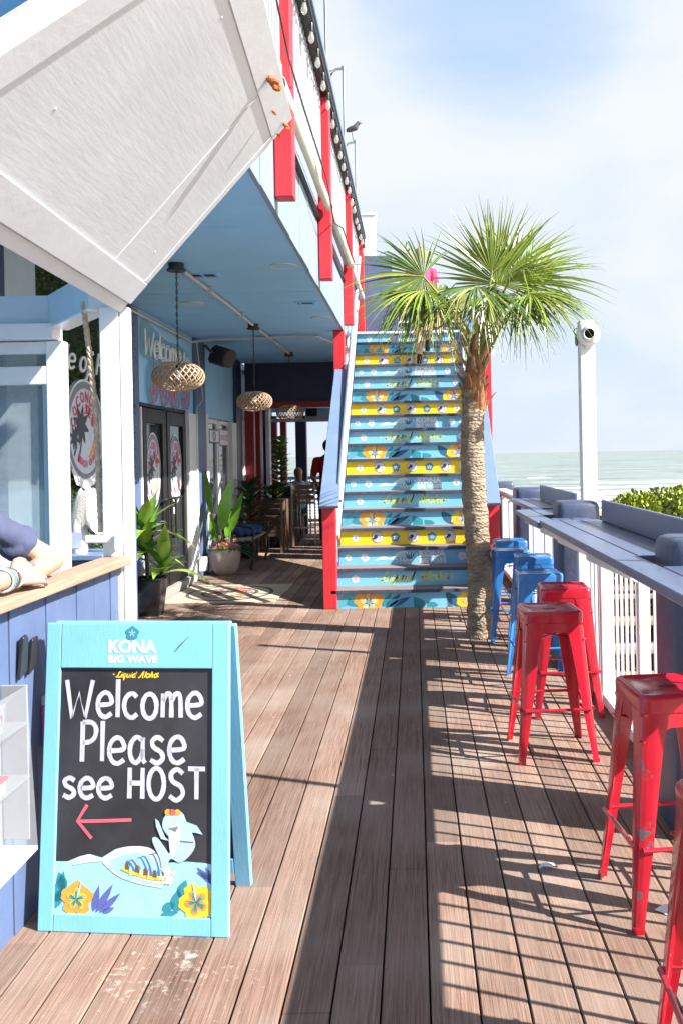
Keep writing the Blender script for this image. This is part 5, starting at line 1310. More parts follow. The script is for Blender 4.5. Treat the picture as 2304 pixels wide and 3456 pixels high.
mb = MB(); mb.lathe([(0.09, 1.95), (0.098, 2.05), (0.10, 2.15), (0.088, 2.28), (0.06, 2.42), (0.045, 2.6)], (0.53, 7.6, 0), 18); mb.build('fibre_sheath', 'palm_fibre', pt)
TOP = V((0.56, 7.6, 2.45))
def frond(hub, axis, nrm, R, span, m, nseg=34, droop=0.22, thin=1.0, stalk=True):
    hub, ax = V(hub), V(axis).normalized(); nr = V(nrm); sd = nr.cross(ax).normalized(); nr = ax.cross(sd).normalized()
    mb = MB()
    for k in range(nseg):
        th = -span+2*span*k/(nseg-1)+random.uniform(-.02, .02); th = math.radians(th) if abs(span) > 7 else th
        d = ax*math.cos(th)+sd*math.sin(th)+nr*(0.10*math.cos(th*1.3)+random.uniform(-.05, .05))
        d.normalize(); Rk = R*1.02*(0.78+0.22*math.cos(th*0.8))*random.uniform(.9, 1.08); dth = math.radians(2*span/(nseg-1)) if abs(span) > 7 else 2*span/(nseg-1)
        sv = nr.cross(d).normalized(); vs, fs = [], []; n = 9
        dr = droop*random.uniform(.7, 1.5)
        bend = random.uniform(-.13, .13); snap = random.random() < .13; ts = random.uniform(.4, .75)
        for i in range(n+1):
            t = i/n; c = hub+d*(Rk*t)+V((0, 0, -1))*(dr*Rk*t**2.6)+sv*(bend*Rk*t**2)
            wm = min(Rk*math.tan(dth/2)*0.40, 0.019)
            w = min(Rk*t*math.tan(dth/2)*1.02, wm) if t < .42 else wm*max(0.0, 1-(t-.42)/.58)**1.15
            if snap and t > ts: c = c+(V((0, 0, -.75))+d*-.45+sv*random.uniform(-.1, .1))*((t-ts)*Rk)
            w = max(w, 0.0009)*thin
            fo = 0.55*w
            vs += [c-sv*w+nr*fo, c, c+sv*w+nr*fo]
        for i in range(n): fs += [(3*i, 3*i+1, 3*i+4, 3*i+3), (3*i+1, 3*i+2, 3*i+5, 3*i+4)]
        mb.add(vs, fs, 0 if random.random() < .9 else 1)
    if stalk:
        p0 = TOP+V((random.uniform(-.04, .04), random.uniform(-.04, .04), random.uniform(-.15, .1)))
        mid = p0.lerp(hub, .5)+V((0, 0, 0.07))
        mb.tube([p0, mid, hub, hub+ax*R*0.25-V((0, 0, .01))], [.016, .011, .009, .003], 6, 2)
    return mb.build('frond', [m, 'palm_yellow', 'palm_yellow' if m != 'palm_dead' else 'palm_dead'], pt, smooth=30)
FR = [
 ((0.10, 7.25, 3.04), (-1, -.12, .10), (0.1, -1, .35), .66, 118, 'palm_dark', 44, .16),
 ((0.72, 7.50, 3.02), (.12, .05, 1), (0, -1, .25), .80, 108, 'palm_green', 46, .08),
 ((0.96, 7.55, 3.02), (1, -.05, .28), (0.05, -.8, .6), .72, 100, 'palm_green', 42, .20),
 ((0.88, 7.80, 3.12), (.6, .3, .9), (-.1, -1, .5), .78, 85, 'palm_green', 36, .14),
 ((0.52, 7.10, 2.92), (-.15, -.7, -.35), (0, -.5, 1), .58, 95, 'palm_dark', 34, .40),
 ((0.98, 7.32, 2.90), (.8, -.35, -.25), (.3, -.5, .9), .62, 95, 'palm_green', 34, .35),
 ((0.18, 7.35, 2.86), (-.8, -.25, -.35), (-.3, -.5, .9), .60, 95, 'palm_green', 34, .42),
 ((1.02, 7.95, 2.98), (.8, .45, .15), (.2, -.3, 1), .68, 95, 'palm_dark', 34, .3),
 ((0.22, 7.90, 3.00), (-.8, .4, .35), (-.2, -.4, 1), .70, 95, 'palm_green', 34, .22),
 ((0.68, 7.48, 3.10), (.04, -.12, 1), (.2, -1, .1), .62, 55, 'palm_green', 26, .05),
 ((0.80, 7.25, 2.98), (.35, -.7, .2), (0, -.5, 1), .58, 100, 'palm_green', 34, .35),
 ((0.52, 7.42, 2.92), (-.25, -.3, -.8), (-.1, -1, .1), .36, 60, 'palm_yellow', 20, .2),
 ((0.22, 7.36, 2.86), (-.6, -.2, -.75), (-.3, -1, .2), .46, 65, 'palm_dead', 22, .25),
 ((0.88, 7.45, 2.88), (.55, -.2, -.7), (.2, -1, .2), .44, 65, 'palm_dark', 24, .3),
 ((0.10, 7.22, 2.92), (-.6, -.5, -.25), (-.2, -.6, 1), .62, 100, 'palm_green', 34, .45),
 ((0.62, 7.32, 2.88), (.1, -.4, -.7), (0, -1, .5), .45, 85, 'palm_green', 26, .3),
 ((0.92, 7.62, 2.86), (.8, 0, -.6), (.3, -1, .4), .42, 70, 'palm_green', 26, .3),
 ((0.28, 7.55, 2.92), (-.7, 0, -.55), (-.3, -1, .3), .46, 70, 'palm_yellow', 26, .3),
]
for a in FR: frond(*a)

# ---------------------------------------------------------------- pendant lamps
def make_lamp(lab):
    t = thing('pendant_lamp', lab, 'pendant lamp', (0, 0, 0), 'woven pendant lamps under the porch')
    zc = 2.255-ZC
    mb = MB(); mb.lathe([(0.0, -0.055), (0.055, -0.055), (0.062, -0.05), (0.062, -0.001)], (0, 0, 0), 24, 0); mb.lathe([(0.078, -0.062), (0.078, -0.050), (0.064, -0.046)], (0, 0, 0), 24, 0); mb.build('canopy', 'dark_metal', t)
    mb = MB(); z = -0.055; k = 0; zend = zc+0.115
    while z > zend:
        pts = []
        for i in range(10):
            a = 2*PI*i/10; u, w = 0.008*math.cos(a), 0.020*math.sin(a)
            pts.append((u, 0, z-0.02+w) if k % 2 else (0, u, z-0.02+w))
        mb.tube(pts, 0.0026, 5, closed=True); z -= 0.031; k += 1
    mb.tube([(0.004, 0.004, -0.05), (-0.003, 0.002, -0.4), (0.003, -.003, zend)], 0.003, 5)
    mb.build('chain', 'dark_metal', t)
    mb = MB(); RX, RZ = 0.208, 0.118
    def sp(u, v, k=1.0): # v in -1..1
        cz = math.copysign(abs(v)**1.0, v); rad = RX*k*(max(0.0, 1-abs(v)**2.4))**0.5; return (rad*math.cos(u), rad*math.sin(u), zc+RZ*k*cz)
    n = 25
    for s in (1, -1):
        for i in range(n):
            pts = [sp(2*PI*i/n+s*(0.95*j/12), -0.93+1.86*j/12, 1.0 if s > 0 else 0.985) for j in range(13)]
            mb.tube(pts, 0.0056, 5)
    for v in (-0.93, -0.86, 0.93, 0.88):
        mb.tube([sp(2*PI*i/24, v) for i in range(24)], 0.006, 5, closed=True)
    mb.build('shade', 'bamboo', t)
    mb = MB(); mb.ball((0, 0, zc+0.02), (0.03, 0.03, 0.04), 14); mb.build('bulb', 'neon_white', t)
    mb = MB(); mb.lathe([(0.02, 0.055), (0.02, 0.11), (0.012, 0.125)], (0, 0, zc), 14); mb.build('socket', 'dark_metal', t)
    return t
lp = make_lamp('nearest woven bamboo pendant lamp, hanging in front of the neon sign')
lp.location = (-1.915, 7.23, ZC-0.001)
for (y, lab) in ((10.6, 'middle woven bamboo pendant lamp of the porch row'), (13.5, 'farthest woven bamboo pendant lamp, before the dark red beam')):
    l2 = copy_tree(lp); l2['label'] = lab; l2.location = (-1.90 if y < 12 else -1.88, y, ZC-0.001); l2.rotation_euler = (0, 0, y)

# ---------------------------------------------------------------- neon wall sign
sg = thing('neon_sign', 'white and pink neon welcome sign on the blue wall above the doors', 'sign', (XW+0.03, 10.3, 2.6))
f = Fr((XW+0.02, 0, 0), (0, 1, 0), (0, 0, 1))
mb = MB(); mb.prism(smooth_path([(9.38, 2.72), (9.40, 3.02), (9.55, 3.10), (9.95, 3.03), (10.4, 2.97), (11.0, 2.98), (11.38, 2.9), (11.38, 2.68), (10.9, 2.62), (10.2, 2.63), (9.7, 2.66)], 4, True), f, 0, 0.008)
for yy in (9.62, 10.1, 10.52, 11.02): mb.prism(ell(yy+.17, 2.42, .235, .26, 24), f, 0, 0.008)
mb.build('backing', 'neon_back', sg, smooth=0)
mb = MB()
for word, y0, z0, y1, cap in (('Welcome', 9.44, 2.72, 10.92, 0.27), ('to', 11.02, 2.71, 11.32, 0.22)):
    for p in lettering(word, f, y0, z0, y1, cap, 5, 0.04, 0.12):
        q = [V(a) for a in p]
        for s in (-1, 1):
            w_ = []
            for i in range(len(q)):
                d = q[min(i+1, len(q)-1)]-q[max(i-1, 0)]; d = d.normalized() if d.length > 1e-9 else V((1, 0)); w_.append(f(q[i].x-d.y*.015*s, q[i].y+d.x*.015*s, 0.02))
            mb.tube(w_, 0.0078, 6)
mb.build('script_tube', 'neon_white', sg)
mb = MB()
def outline(poly): mb.tube([f(a, b, 0.02) for a, b in poly], 0.006, 6, closed=True)
outline([(9.78, 2.63), (9.90, 2.63), (9.90, 2.34)]+ell(9.78, 2.34, .12, .13, 10, 0, -PI)+[(9.74, 2.36)]+ell(9.77, 2.33, .03, .04, 6, -PI, 0)+[(9.78, 2.40)])
outline(ell(10.22, 2.42, .19, .22, 26)); outline(ell(10.22, 2.42, .09, .13, 20))
outline([(10.52, 2.63), (10.80, 2.63), (10.80, 2.54), (10.62, 2.54), (10.62, 2.47), (10.78, 2.47), (10.78, 2.38), (10.62, 2.38), (10.62, 2.30), (10.82, 2.30), (10.82, 2.21), (10.52, 2.21)])
outline([(10.90, 2.65), (10.94, 2.65), (10.92, 2.56)])
outline(smooth_path([(11.30, 2.56), (11.2, 2.64), (11.05, 2.62), (10.99, 2.52), (11.06, 2.43), (11.18, 2.38), (11.2, 2.31), (11.13, 2.29), (11.06, 2.35), (10.98, 2.31), (11.04, 2.22), (11.18, 2.2), (11.3, 2.28), (11.3, 2.40), (11.2, 2.47), (11.09, 2.52), (11.13, 2.56), (11.2, 2.52)], 3, True))
mb.build('letter_tube', 'neon_pink', sg)

# ---------------------------------------------------------------- speaker, poster
sk = thing('loudspeaker', 'black loudspeaker angled down under the porch ceiling', 'loudspeaker', (-2.66, 12.2, 3.0))
mb = MB(); sp0 = V((-2.62, 12.15, 2.98)); fx = Fr(sp0, (0.25, 1, 0), (0.35, 0, 1))
mb.prism([(-.17, -.09), (-.1, -.13), (.1, -.13), (.17, -.09), (.17, .09), (.1, .13), (-.1, .13), (-.17, .09)], fx, -0.1, 0.13); mb.build('cabinet', 'black_plastic', sk, bev=0.02, smooth=0, seg=2)
mb = MB(); mb.prism([(-.15, -.08), (-.09, -.115), (.09, -.115), (.15, -.08), (.15, .08), (.09, .115), (-.09, .115), (-.15, .08)], fx, 0.13, 0.137); mb.build('grille', 'dark_metal', sk, smooth=0)
mb = MB(); mb.tube([(-2.78, 11.9, 3.1), (-2.7, 12.02, 3.0)], 0.02, 8); mb.build('bracket', 'black_plastic', sk)
for (y0, z0, z1, tx, lab) in ((13.16, 1.76, 2.02, 'CRAB DIP', 'red lettered poster in the right hand porch window'), (12.5, 1.80, 2.0, None, 'small dark flyer in the left hand porch window')):
    po = thing('poster', lab, 'poster', (XW+0.012, y0, z0))
    mb = MB(); f2 = Fr((XW+0.014, y0, z0), (0, 1, 0), (0, 0, 1)); mb.fbox(f2, 0, 0, -0.003, 0.6, z1-z0, 0.0, 0); mb.fbox(f2, 0.02, 0.02, 0.0003, 0.58, z1-z0-.02, 0.0006, 1)
    if tx: mb.text(tx, f2, 0.05, 0.09, 0.44, 0.17, 0.001, 2, 0.02); mb.flat(ell(0.51, 0.13, .05, .06, 16), f2, 0.001, 3); mb.flat(leaf2(.49, .09, 1.2, .09, .03), f2, 0.0015, 1)
    else: mb.flat(ell(0.3, 0.1, .12, .08, 16), f2, 0.001, 3); mb.flat(leaf2(.25, .06, .8, .12, .04), f2, .0015, 1)
    mb.build('sheet', ['art_black', 'art_white', 'art_red', 'art_gray'], po, smooth=0)

# ---------------------------------------------------------------- string lights, light poles, bird
sl_ = thing('string_lights', 'string of clear bulbs looped under the balcony cap rail', 'string lights', (-0.72, 8.0, 4.9))
pts = []; bulbs = []; y = 5.2; i = 0
while y < 14.0:
    z = 4.94-0.05*math.sin(PI*((y-5.2) % 0.9)/0.9); pts.append((-0.728, y, z))
    y += 0.1
mb = MB(); mb.tube(pts, 0.006, 5); mb.tube([(-0.733, p[1]+.03, p[2]+0.02*math.sin(p[1]*9)) for p in pts], 0.004, 5); mb.build('wire', 'dark_metal', sl_)
y = 5.45
while y < 13.9:
    z = 4.94-0.05*math.sin(PI*((y-5.2) % 0.9)/0.9)
    mb = MB(); mb.lathe([(0.016, -0.005), (0.018, -0.02), (0.017, -0.07), (0.013, -0.075)], (-0.727, y, z), 12); so = mb.build('socket', 'black_plastic', sl_)
    mb = MB(); mb.lathe([(0.012, -0.07), (0.017, -0.09), (0.024, -0.12), (0.022, -0.14), (0.010, -0.158), (0.001, -0.16)], (-0.727, y, z), 14); mb.build('bulb', 'bulb_glass', sl_)
    mb = MB(); mb.tube([(-0.727, y, z-0.08), (-0.722, y, z-0.13), (-0.732, y, z-0.13), (-0.727, y, z-0.08)], 0.002, 4); mb.build('filament', 'steel', sl_)
    y += 0.44
# loose cable sagging in front of the posts
mb = MB(); mb.tube([(-0.725, 4.4, 4.3), (-0.722, 5.4, 4.02), (-0.70, 6.0, 3.93), (-0.69, 7.4, 3.90), (-0.715, 8.35, 3.78), (-0.70, 9.2, 3.95), (-0.70, 11.0, 3.98)], 0.007, 6)
tag(mb.build('cable', 'dark_metal', org=(-0.7, 6, 3.9)), 'thin black cable sagging along the front of the balcony gutters', 'cable')
def light_pole(y, zt, head, lab, x=-0.862):
    t = thing('light_pole', lab, 'light pole', (x, y, 4.0), 'thin light poles on the balcony railing')
    mb = MB(); mb.tube([(x, y, 4.0), (x, y, 5.6)], 0.026, 8); mb.tube([(x, y, 5.6), (x, y, zt)], 0.019, 8); mb.build('pole', 'steel', t)
    if head:
        mb = MB(); mb.tube([(x, y, zt), (x-0.1, y, zt-.01), (x-0.16, y, zt-0.05)], 0.018, 8); mb.lathe([(0.022, -0.03), (0.026, 0.03)], (x, y, zt), 10); mb.build('arm', 'steel', t)
        mb = MB(); s = head; d = V((-0.8, -.1, -0.55)); p = V((x-0.15, y, zt-0.04))
        mb.lathe([(0.02, 0), (0.05*s, 0.05*s), (0.075*s, 0.16*s), (0.07*s, 0.165*s), (0.0, 0.15*s)], p, 16, 0, d, 1, 0.8); mb.build('lamp_head', 'dark_metal', t)
light_pole(9.5, 7.6, 0, 'tallest light pole, running out of the top of the picture')
light_pole(12.0, 6.84, 1.25, 'light pole with dark floodlight head turned toward the building')
light_pole(14.5, 6.72, 0.85, 'shortest light pole with the bird perched on its lamp', -0.868)
bd = thing('bird', 'small dark gull perched on the lamp of the shortest light pole', 'bird', (-0.93, 14.5, 6.8))
mb = MB(); b0 = V((-0.93, 14.5, 6.93))
mb.caps([b0+V((-.13, 0, -.03)), b0+V((-.03, 0, 0)), b0+V((.06, 0, .03)), b0+V((.10, 0, .09))], [.012, .045, .05, .034], 12)
mb.ball(b0+V((.115, 0, .105)), (.038, .034, .034), 12)
mb.caps([b0+V((-.1, 0, -.02)), b0+V((-.24, 0, -.06))], [.022, .006], 8)
mb.caps([b0+V((.14, 0, .10)), b0+V((.19, 0, .09))], [.012, .003], 8)
mat('feather', (0.075, 0.07, 0.075), 0.7, 0.5, 9)
body = organic(mb, 'body', 'feather', bd, voxel=0.008, it=3)
mb = MB()
for s in (-.015, .015): mb.tube([b0+V((.0, s, -.03)), b0+V((0.01, s, -.1)), b0+V((.03, s, -.19))], .005, 5)
mb.build('legs', 'dark_metal', bd)

# ---------------------------------------------------------------- plants
random.seed(31)
pp = thing('potted_plant', 'leafy striped plant in a tall black square pot by the glass doors', 'potted plant', (-2.70, 8.98, 0))
mb = MB(); px, py = -2.70, 8.98
vs, fs = [], []; n = 28
for h, r, z in ((.105, .02, 0), (.108, .022, .02), (.142, .026, .36), (.150, .028, .365), (.150, .028, .385), (.136, .026, .385), (.132, .026, .33)): vs += [(px+a, py+b, c) for a, b, c in rsq(h, r, z)]
for i in range(6):
    for j in range(n): fs.append((i*n+j, i*n+(j+1) % n, (i+1)*n+(j+1) % n, (i+1)*n+j))
fs.append(tuple(range(n-1, -1, -1))); mb.add(vs, fs); mb.build('pot', 'pot_black', pp, smooth=40)
mb = MB(); mb.lathe([(0.0, 0.35), (0.13, 0.345)], (px, py, 0), 16); mb.build('soil', 'soil', pp)
for (sx, sy, top, nl, ll) in ((-0.04, 0.0, 0.66, 14, 0.50), (0.11, -0.05, 0.48, 11, 0.48), (-0.03, -0.03, 0.88, 14, 0.46)):
    mb = MB(); mb.tube([(px+sx*.5, py+sy, .34), (px+sx, py+sy, top*.8), (px+sx*1.3, py+sy, top)], [.016, .013, .01], 8); mb.build('stem', 'leaf_dark', pp)
    mb = MB()
    for i in range(nl):
        a = i*2.39996; el = 0.35+0.95*(i/nl)
        d = V((math.cos(a)*math.cos(el), math.sin(a)*math.cos(el), math.sin(el)))
        leaf3(mb, (px+sx*1.3, py+sy, top-.06+.09*i/nl), d, (0, 0, 1), ll*random.uniform(.85, 1.2), random.uniform(.10, .145), 0.55*(1.1-i/nl), 7, 0 if i % 2 else 1, .22)
    mb.build('leaves', ['leaf_green', 'leaf_stripe'], pp, smooth=60)
pl = thing('planter', 'round sand coloured planter with pink and yellow flowers and banana like leaves', 'planter', (-2.60, 12.02, 0))
px, py = -2.60, 12.02
mb = MB(); mb.lathe([(0.11, 0.0), (0.13, 0.01), (0.175, 0.08), (0.205, 0.18), (0.212, 0.25), (0.203, 0.33), (0.195, 0.345), (0.18, 0.345), (0.185, 0.29)], (px, py, 0), 40); mb.build('pot', 'planter_stone', pl, smooth=50)
mb = MB(); mb.lathe([(0.0, 0.31), (0.186, 0.30)], (px, py, 0), 20); mb.build('soil', 'soil', pl)
mb = MB()
for i in range(260):
    a, r = random.uniform(0, 2*PI), 0.2*random.random()**.5; d = V((math.cos(a)*random.uniform(.2, 1), math.sin(a)*random.uniform(.2, 1), random.uniform(.4, 1.4)))
    leaf3(mb, (px+r*math.cos(a), py+r*math.sin(a), .31), d, (0, 0, 1), random.uniform(.05, .12), .022, .3, 3)
mb.build('greenery', 'leaf_bright', pl, smooth=60)
for i in range(60):
    mb = MB()
    a, r = random.uniform(0, 2*PI), 0.215*random.random()**.6; c = V((px+r*math.cos(a), py+r*math.sin(a), random.uniform(.36, .43)+(.05 if i % 7 == 0 else 0))); s = random.uniform(.014, .026); mi = random.choice((0, 0, 0, 1, 2))
    nn = V((random.uniform(-.4, .6), -1, random.uniform(.3, 1))).normalized(); u = nn.orthogonal().normalized(); w_ = nn.cross(u)
    for k in range(5):
        b = 2*PI*k/5; q = c+(u*math.cos(b)+w_*math.sin(b))*s*.7; t1 = (u*math.cos(b)+w_*math.sin(b))*s*.7; t2 = nn.cross(t1)*.9
        mb.add([q-t1*.6, q+t2*.6, q+t1+nn*.004, q-t2*.6], [(0, 1, 2, 3)])
    mb.build('flower', ('petal_pink', 'petal_yellow', 'petal_red')[mi], pl, smooth=0)
mb = MB()
for (dx, dy, top, l, w_, ax) in ((-.03, -.02, .62, .72, .20, (.22, -.1, 1)), (.08, .04, .58, .58, .13, (.30, .1, 1)), (-.17, .0, .85, .62, .10, (-.12, 0, 1)), (-.12, .08, .45, .4, .13, (-.3, .3, 1)), (.02, .1, .5, .4, .12, (0.1, .5, 1))):
    b0 = V((px+dx*.4, py+dy, .3)); b1 = V((px+dx, py+dy, top)); mb.tube([b0, b0.lerp(b1, .5), b1], [.012, .009, .007], 6)
    leaf3(mb, b1, V(ax), (-.35, -1, .2), l, w_, .03, 10, 0, .18)
mb.build('leaves', 'leaf_bright', pl, smooth=60)
mb = MB()
for i in range(16):
    a = -0.6+1.1*i/15; leaf3(mb, (px+.13, py-.03, .32), (math.cos(a), -.3+.02*i, .5+.5*math.sin(i)), (0, 0, 1), .34, .014, .5, 5)
mb.build('fronds', 'leaf_green', pl, smooth=60)
def leafy(name, lab, x, y, z0, z1, pot, nl, l, w_, m, rad=.05, seed=1, dr=.3, grp=None):
    random.seed(seed); t = thing(name, lab, 'potted plant', (x, y, 0), grp)
    mb = MB(); mb.lathe([(pot*.75, 0), (pot, .3), (pot*.98, .32), (pot*.85, .3)], (x, y, 0), 20); mb.build('pot', 'pot_black', t)
    mb = MB(); mb.tube([(x, y, .25), (x+.02, y, (z0+z1)/2), (x, y, z1-.05)], .014, 7); mb.build('stem', 'leaf_dark', t)
    mb = MB()
    for i in range(nl):
        t_ = i/nl; a = i*2.39996+random.uniform(-.3, .3); z = z0+(z1-z0)*t_
        d = V((math.cos(a), math.sin(a), .35+.7*t_)); leaf3(mb, (x+rad*math.cos(a), y+rad*math.sin(a), z), d, (0, 0, 1), l*random.uniform(.7, 1.15)*(1.1-.4*t_), w_*random.uniform(.8, 1.1), dr, 6, 0 if random.random() < .75 else 1, .15)
    mb.build('leaves', [m, 'leaf_green'], t, smooth=60)
leafy('potted_plant', 'dark spreading leafy plant behind the bench against the porch wall', -2.62, 13.95, .45, 1.15, .17, 40, .48, .12, 'leaf_dark', .04, 5)
leafy('potted_plant', 'tall rounded leaf plant climbing beside the dark red porch post', -2.46, 16.2, .95, 1.92, .18, 46, .24, .17, 'leaf_green', .06, 8, .25)
leafy('potted_plant', 'low dark foliage plant behind the row of wooden chairs', -2.50, 15.6, .6, 1.05, .18, 40, .36, .13, 'leaf_dark', .08, 12)
bu = thing('bush', 'large sunlit yellow green bush beyond the railing on the beach side', 'bush', (4.6, 14.0, -2.6))
random.seed(17)
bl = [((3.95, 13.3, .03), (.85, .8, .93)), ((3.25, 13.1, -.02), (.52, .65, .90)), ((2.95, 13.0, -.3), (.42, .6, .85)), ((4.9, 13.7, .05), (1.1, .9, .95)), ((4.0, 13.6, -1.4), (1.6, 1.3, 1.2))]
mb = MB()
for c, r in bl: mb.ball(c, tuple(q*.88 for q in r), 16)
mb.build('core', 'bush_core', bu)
mb = MB()
for c, r in bl:
    for i in range(5200):
        d = V((random.gauss(0, 1), random.gauss(0, 1), random.gauss(0, 1))).normalized()
        if d.z < -.5: continue
        k = random.uniform(.86, 1.06)+.09*noise.noise(V((d.x*3, d.y*3, d.z*3))*1.3+V(c)); p = V(c)+V((d.x*r[0], d.y*r[1], d.z*r[2]))*k
        u = (d+V((random.uniform(-.9, .9), random.uniform(-.9, .9), random.uniform(-.4, 1)))).normalized(); s_ = u.cross(V((random.uniform(-1, 1), random.uniform(-1, 1), .5))).normalized()
        l, w_ = random.uniform(.06, .11), random.uniform(.02, .035); mb.add([p, p+u*l*.5+s_*w_, p+u*l, p+u*l*.5-s_*w_], [(0, 1, 2, 3)])
mb.build('leaves', 'bush_leaf', bu, smooth=0)

# ---------------------------------------------------------------- door mat, bench, chairs and tables under the porch
dm = thing('door_mat', 'wide tan door mat with a round emblem in front of the glass doors', 'door mat', (-2.2, 10.3, 0))
mb = MB(); fm = Fr((-2.86, 11.1, 0.0), (0.62, -0.79, 0), (0.79, 0.62, 0))
fm = Fr((-2.80, 9.62, 0.0), (1, -.02, 0), (.02, 1, 0)); mb.fbox(fm, 0, 0, 0.001, 1.25, 1.35, 0.010); mb.build('pad', 'mat_tan', dm, smooth=0)
mb = MB(); mb.flat(ell(.62, .67, .5, .56, 36), fm, .0115, 0); mb.flat(ell(.62, .67, .46, .51, 36), fm, .0120, 1); mb.flat(ell(.62, .67, .36, .40, 30), fm, .0125, 2)
emblem(mb, Fr(fm(0, 0, .0125), fm.ux, fm.uy), .62, .67, .34, .38, dict(sky=2, gray=0, white=1, red=3, black=0, orange=4), 1); mb.build('emblem', ['mat_dark', 'mat_tan', 'mat_tan', 'art_red', 'art_orange'], dm, smooth=0)
bn = thing('bench', 'black iron and slat bench against the porch wall', 'bench', (-2.5, 13.0, 0))
for yy in (12.42, 13.62):
    mb = MB()
    mb.tube([(-2.30, yy, .0), (-2.32, yy, .04), (-2.27, yy, .20), (-2.26, yy, .34), (-2.30, yy, .40), (-2.55, yy, .39), (-2.72, yy, .42), (-2.80, yy, .78)], [.028, .02, .018, .02, .02, .018, .018, .016], 8)
    mb.tube([(-2.68, yy, .40), (-2.70, yy, .2), (-2.78, yy, .0)], [.018, .017, .022], 8)
    mb.tube([(-2.76, yy, .62), (-2.55, yy, .63), (-2.34, yy, .60), (-2.27, yy, .57), (-2.26, yy, .50), (-2.30, yy, .42)], .014, 8)
    mb.tube([(-2.5, yy, .58), (-2.45, yy, .48), (-2.38, yy, .52), (-2.42, yy, .57)], .008, 6)
    mb.build('end_frame', 'dark_metal', bn)
mb = MB()
for k in range(5): mb.beam((-2.33-.09*k, 12.38, .425-.006*k), (-2.33-.09*k, 13.66, .425-.006*k), .07, .022)
mb.build('seat', 'grey_plank', bn, bev=.004, smooth=0)
mb = MB()
for z, x in ((.76, -2.81), (.46, -2.745)): mb.beam((x, 12.38, z), (x, 13.66, z), .03, .07)
mb.build('back_rail', 'wood_chair', bn, bev=.004, smooth=0)
mb = MB()
for k in range(17):
    yy = 12.46+.071*k; mb.beam((-2.748, yy, .49), (-2.805, yy, .73), .012, .03, up=(0, 1, 0))
for z in (.56, .65): mb.beam((-2.75-.24*(z-.49), 12.42, z), (-2.75-.24*(z-.49), 13.62, z), .012, .02)
mb.build('back_lattice', 'dark_metal', bn, smooth=0)
cu = MB(); cu.ball((-2.48, 13.25, .50), (.2, .22, .085), 18); cu.ball((-2.50, 12.98, .49), (.17, .16, .07), 16)
tag(organic(cu, 'cushion', 'cushion_blue', None, (-2.48, 13.1, .44), voxel=.016, it=3, crease=.05, cf=8), 'crumpled dark blue cushion lying on the bench seat', 'cushion')
def fold_chair(lab):
    t = thing('folded_chair', lab, 'chair', (0, 0, 0), 'folded wooden chairs in a row on the porch')
    for yy in (-.02, .02):
        pass
    for x in (-.22, .22):
        mb = MB(); mb.beam((x, -.10, 0), (x*.96, .02, .86), .026, .034, up=(1, 0, 0)); mb.build('leg', 'wood_chair', t, smooth=0)
        mb = MB(); mb.beam((x*.86, .08, 0), (x*.86, -.03, .62), .024, .03, up=(1, 0, 0)); mb.build('leg', 'wood_chair', t, smooth=0)
    mb = MB()
    for z in (.84, .76, .68): mb.beam((-.2, .016-.14*(.86-z), z), (.2, .016-.14*(.86-z), z), .014, .05)
    mb.build('backrest', 'wood_chair_shaded', t, smooth=0)
    mb = MB()
    for k in range(5): mb.beam((-.18, -.06+.0*k, .30+.065*k), (.18, -.06, .30+.065*k), .014, .05)
    mb.build('seat', 'wood_chair_shaded', t, smooth=0)
    return t
fc = fold_chair('nearest folded wooden chair of the row, by the bench'); fc.location = (-2.42, 14.62, 0)
for k, lab in enumerate(('second folded wooden chair in the row past the bench', 'third folded wooden chair in the row past the bench', 'fourth folded wooden chair in the row past the bench', 'fifth folded wooden chair, last but one before the black easel', 'last folded wooden chair of the row, touching the black easel')):
    c = copy_tree(fc); c['label'] = lab; c.location = (-2.42+.015*k, 14.92+.27*k, 0)
ez = thing('easel_board', 'black folding easel board at the end of the folded chairs', 'easel', (-2.35, 16.4, 0))
mb = MB(); mb.hexa([(-2.62, 16.3, 0), (-2.14, 16.3, 0), (-2.22, 16.55, 1.05), (-2.54, 16.55, 1.05), (-2.62, 16.33, 0), (-2.14, 16.33, 0), (-2.22, 16.58, 1.05), (-2.54, 16.58, 1.05)]); mb.build('panel', 'black_plastic', ez, smooth=0)
mb = MB(); mb.beam((-2.6, 16.85, 0), (-2.52, 16.6, 1.04), .03, .02, up=(1, 0, 0)); mb.beam((-2.16, 16.85, 0), (-2.24, 16.6, 1.04), .03, .02, up=(1, 0, 0)); mb.build('leg', 'wood_chair', ez, smooth=0)
def tall_chair(lab):
    t = thing('bar_chair', lab, 'chair', (0, 0, 0), 'tall slatted bar chairs around the porch table')
    for x in (-.2, .2):
        mb = MB(); mb.beam((x, -.2, 0), (x, -.19, .74), .026, .026); mb.build('leg', 'steel', t, smooth=0)
        mb = MB(); mb.beam((x, .2, 0), (x, .2, .74), .026, .026); mb.beam((x, .2, .74), (x, .25, 1.1), .024, .026); mb.build('leg', 'steel', t, smooth=0)
    mb = MB()
    for k in range(5): mb.box(-.21, -.2+.083*k, .74, .21, -.2+.083*k+.07, .76)
    mb.build('seat', 'wood_chair', t, smooth=0)
    mb = MB()
    for k in range(3): mb.beam((-.19, .225+.012*k, .86+.09*k), (.19, .225+.012*k, .86+.09*k), .016, .075)
    mb.build('backrest', 'wood_chair', t, smooth=0)
    mb = MB(); mb.beam((-.2, -.195, .28), (.2, -.195, .28), .02, .02); mb.beam((-.2, .2, .32), (.2, .2, .32), .02, .02); mb.build('footrest', 'steel', t, smooth=0)
    return t
tcr = tall_chair('tall slatted bar chair at the near side of the porch table'); tcr.location = (-2.0, 15.9, 0); tcr.rotation_euler = (0, 0, PI*1.0+.1)
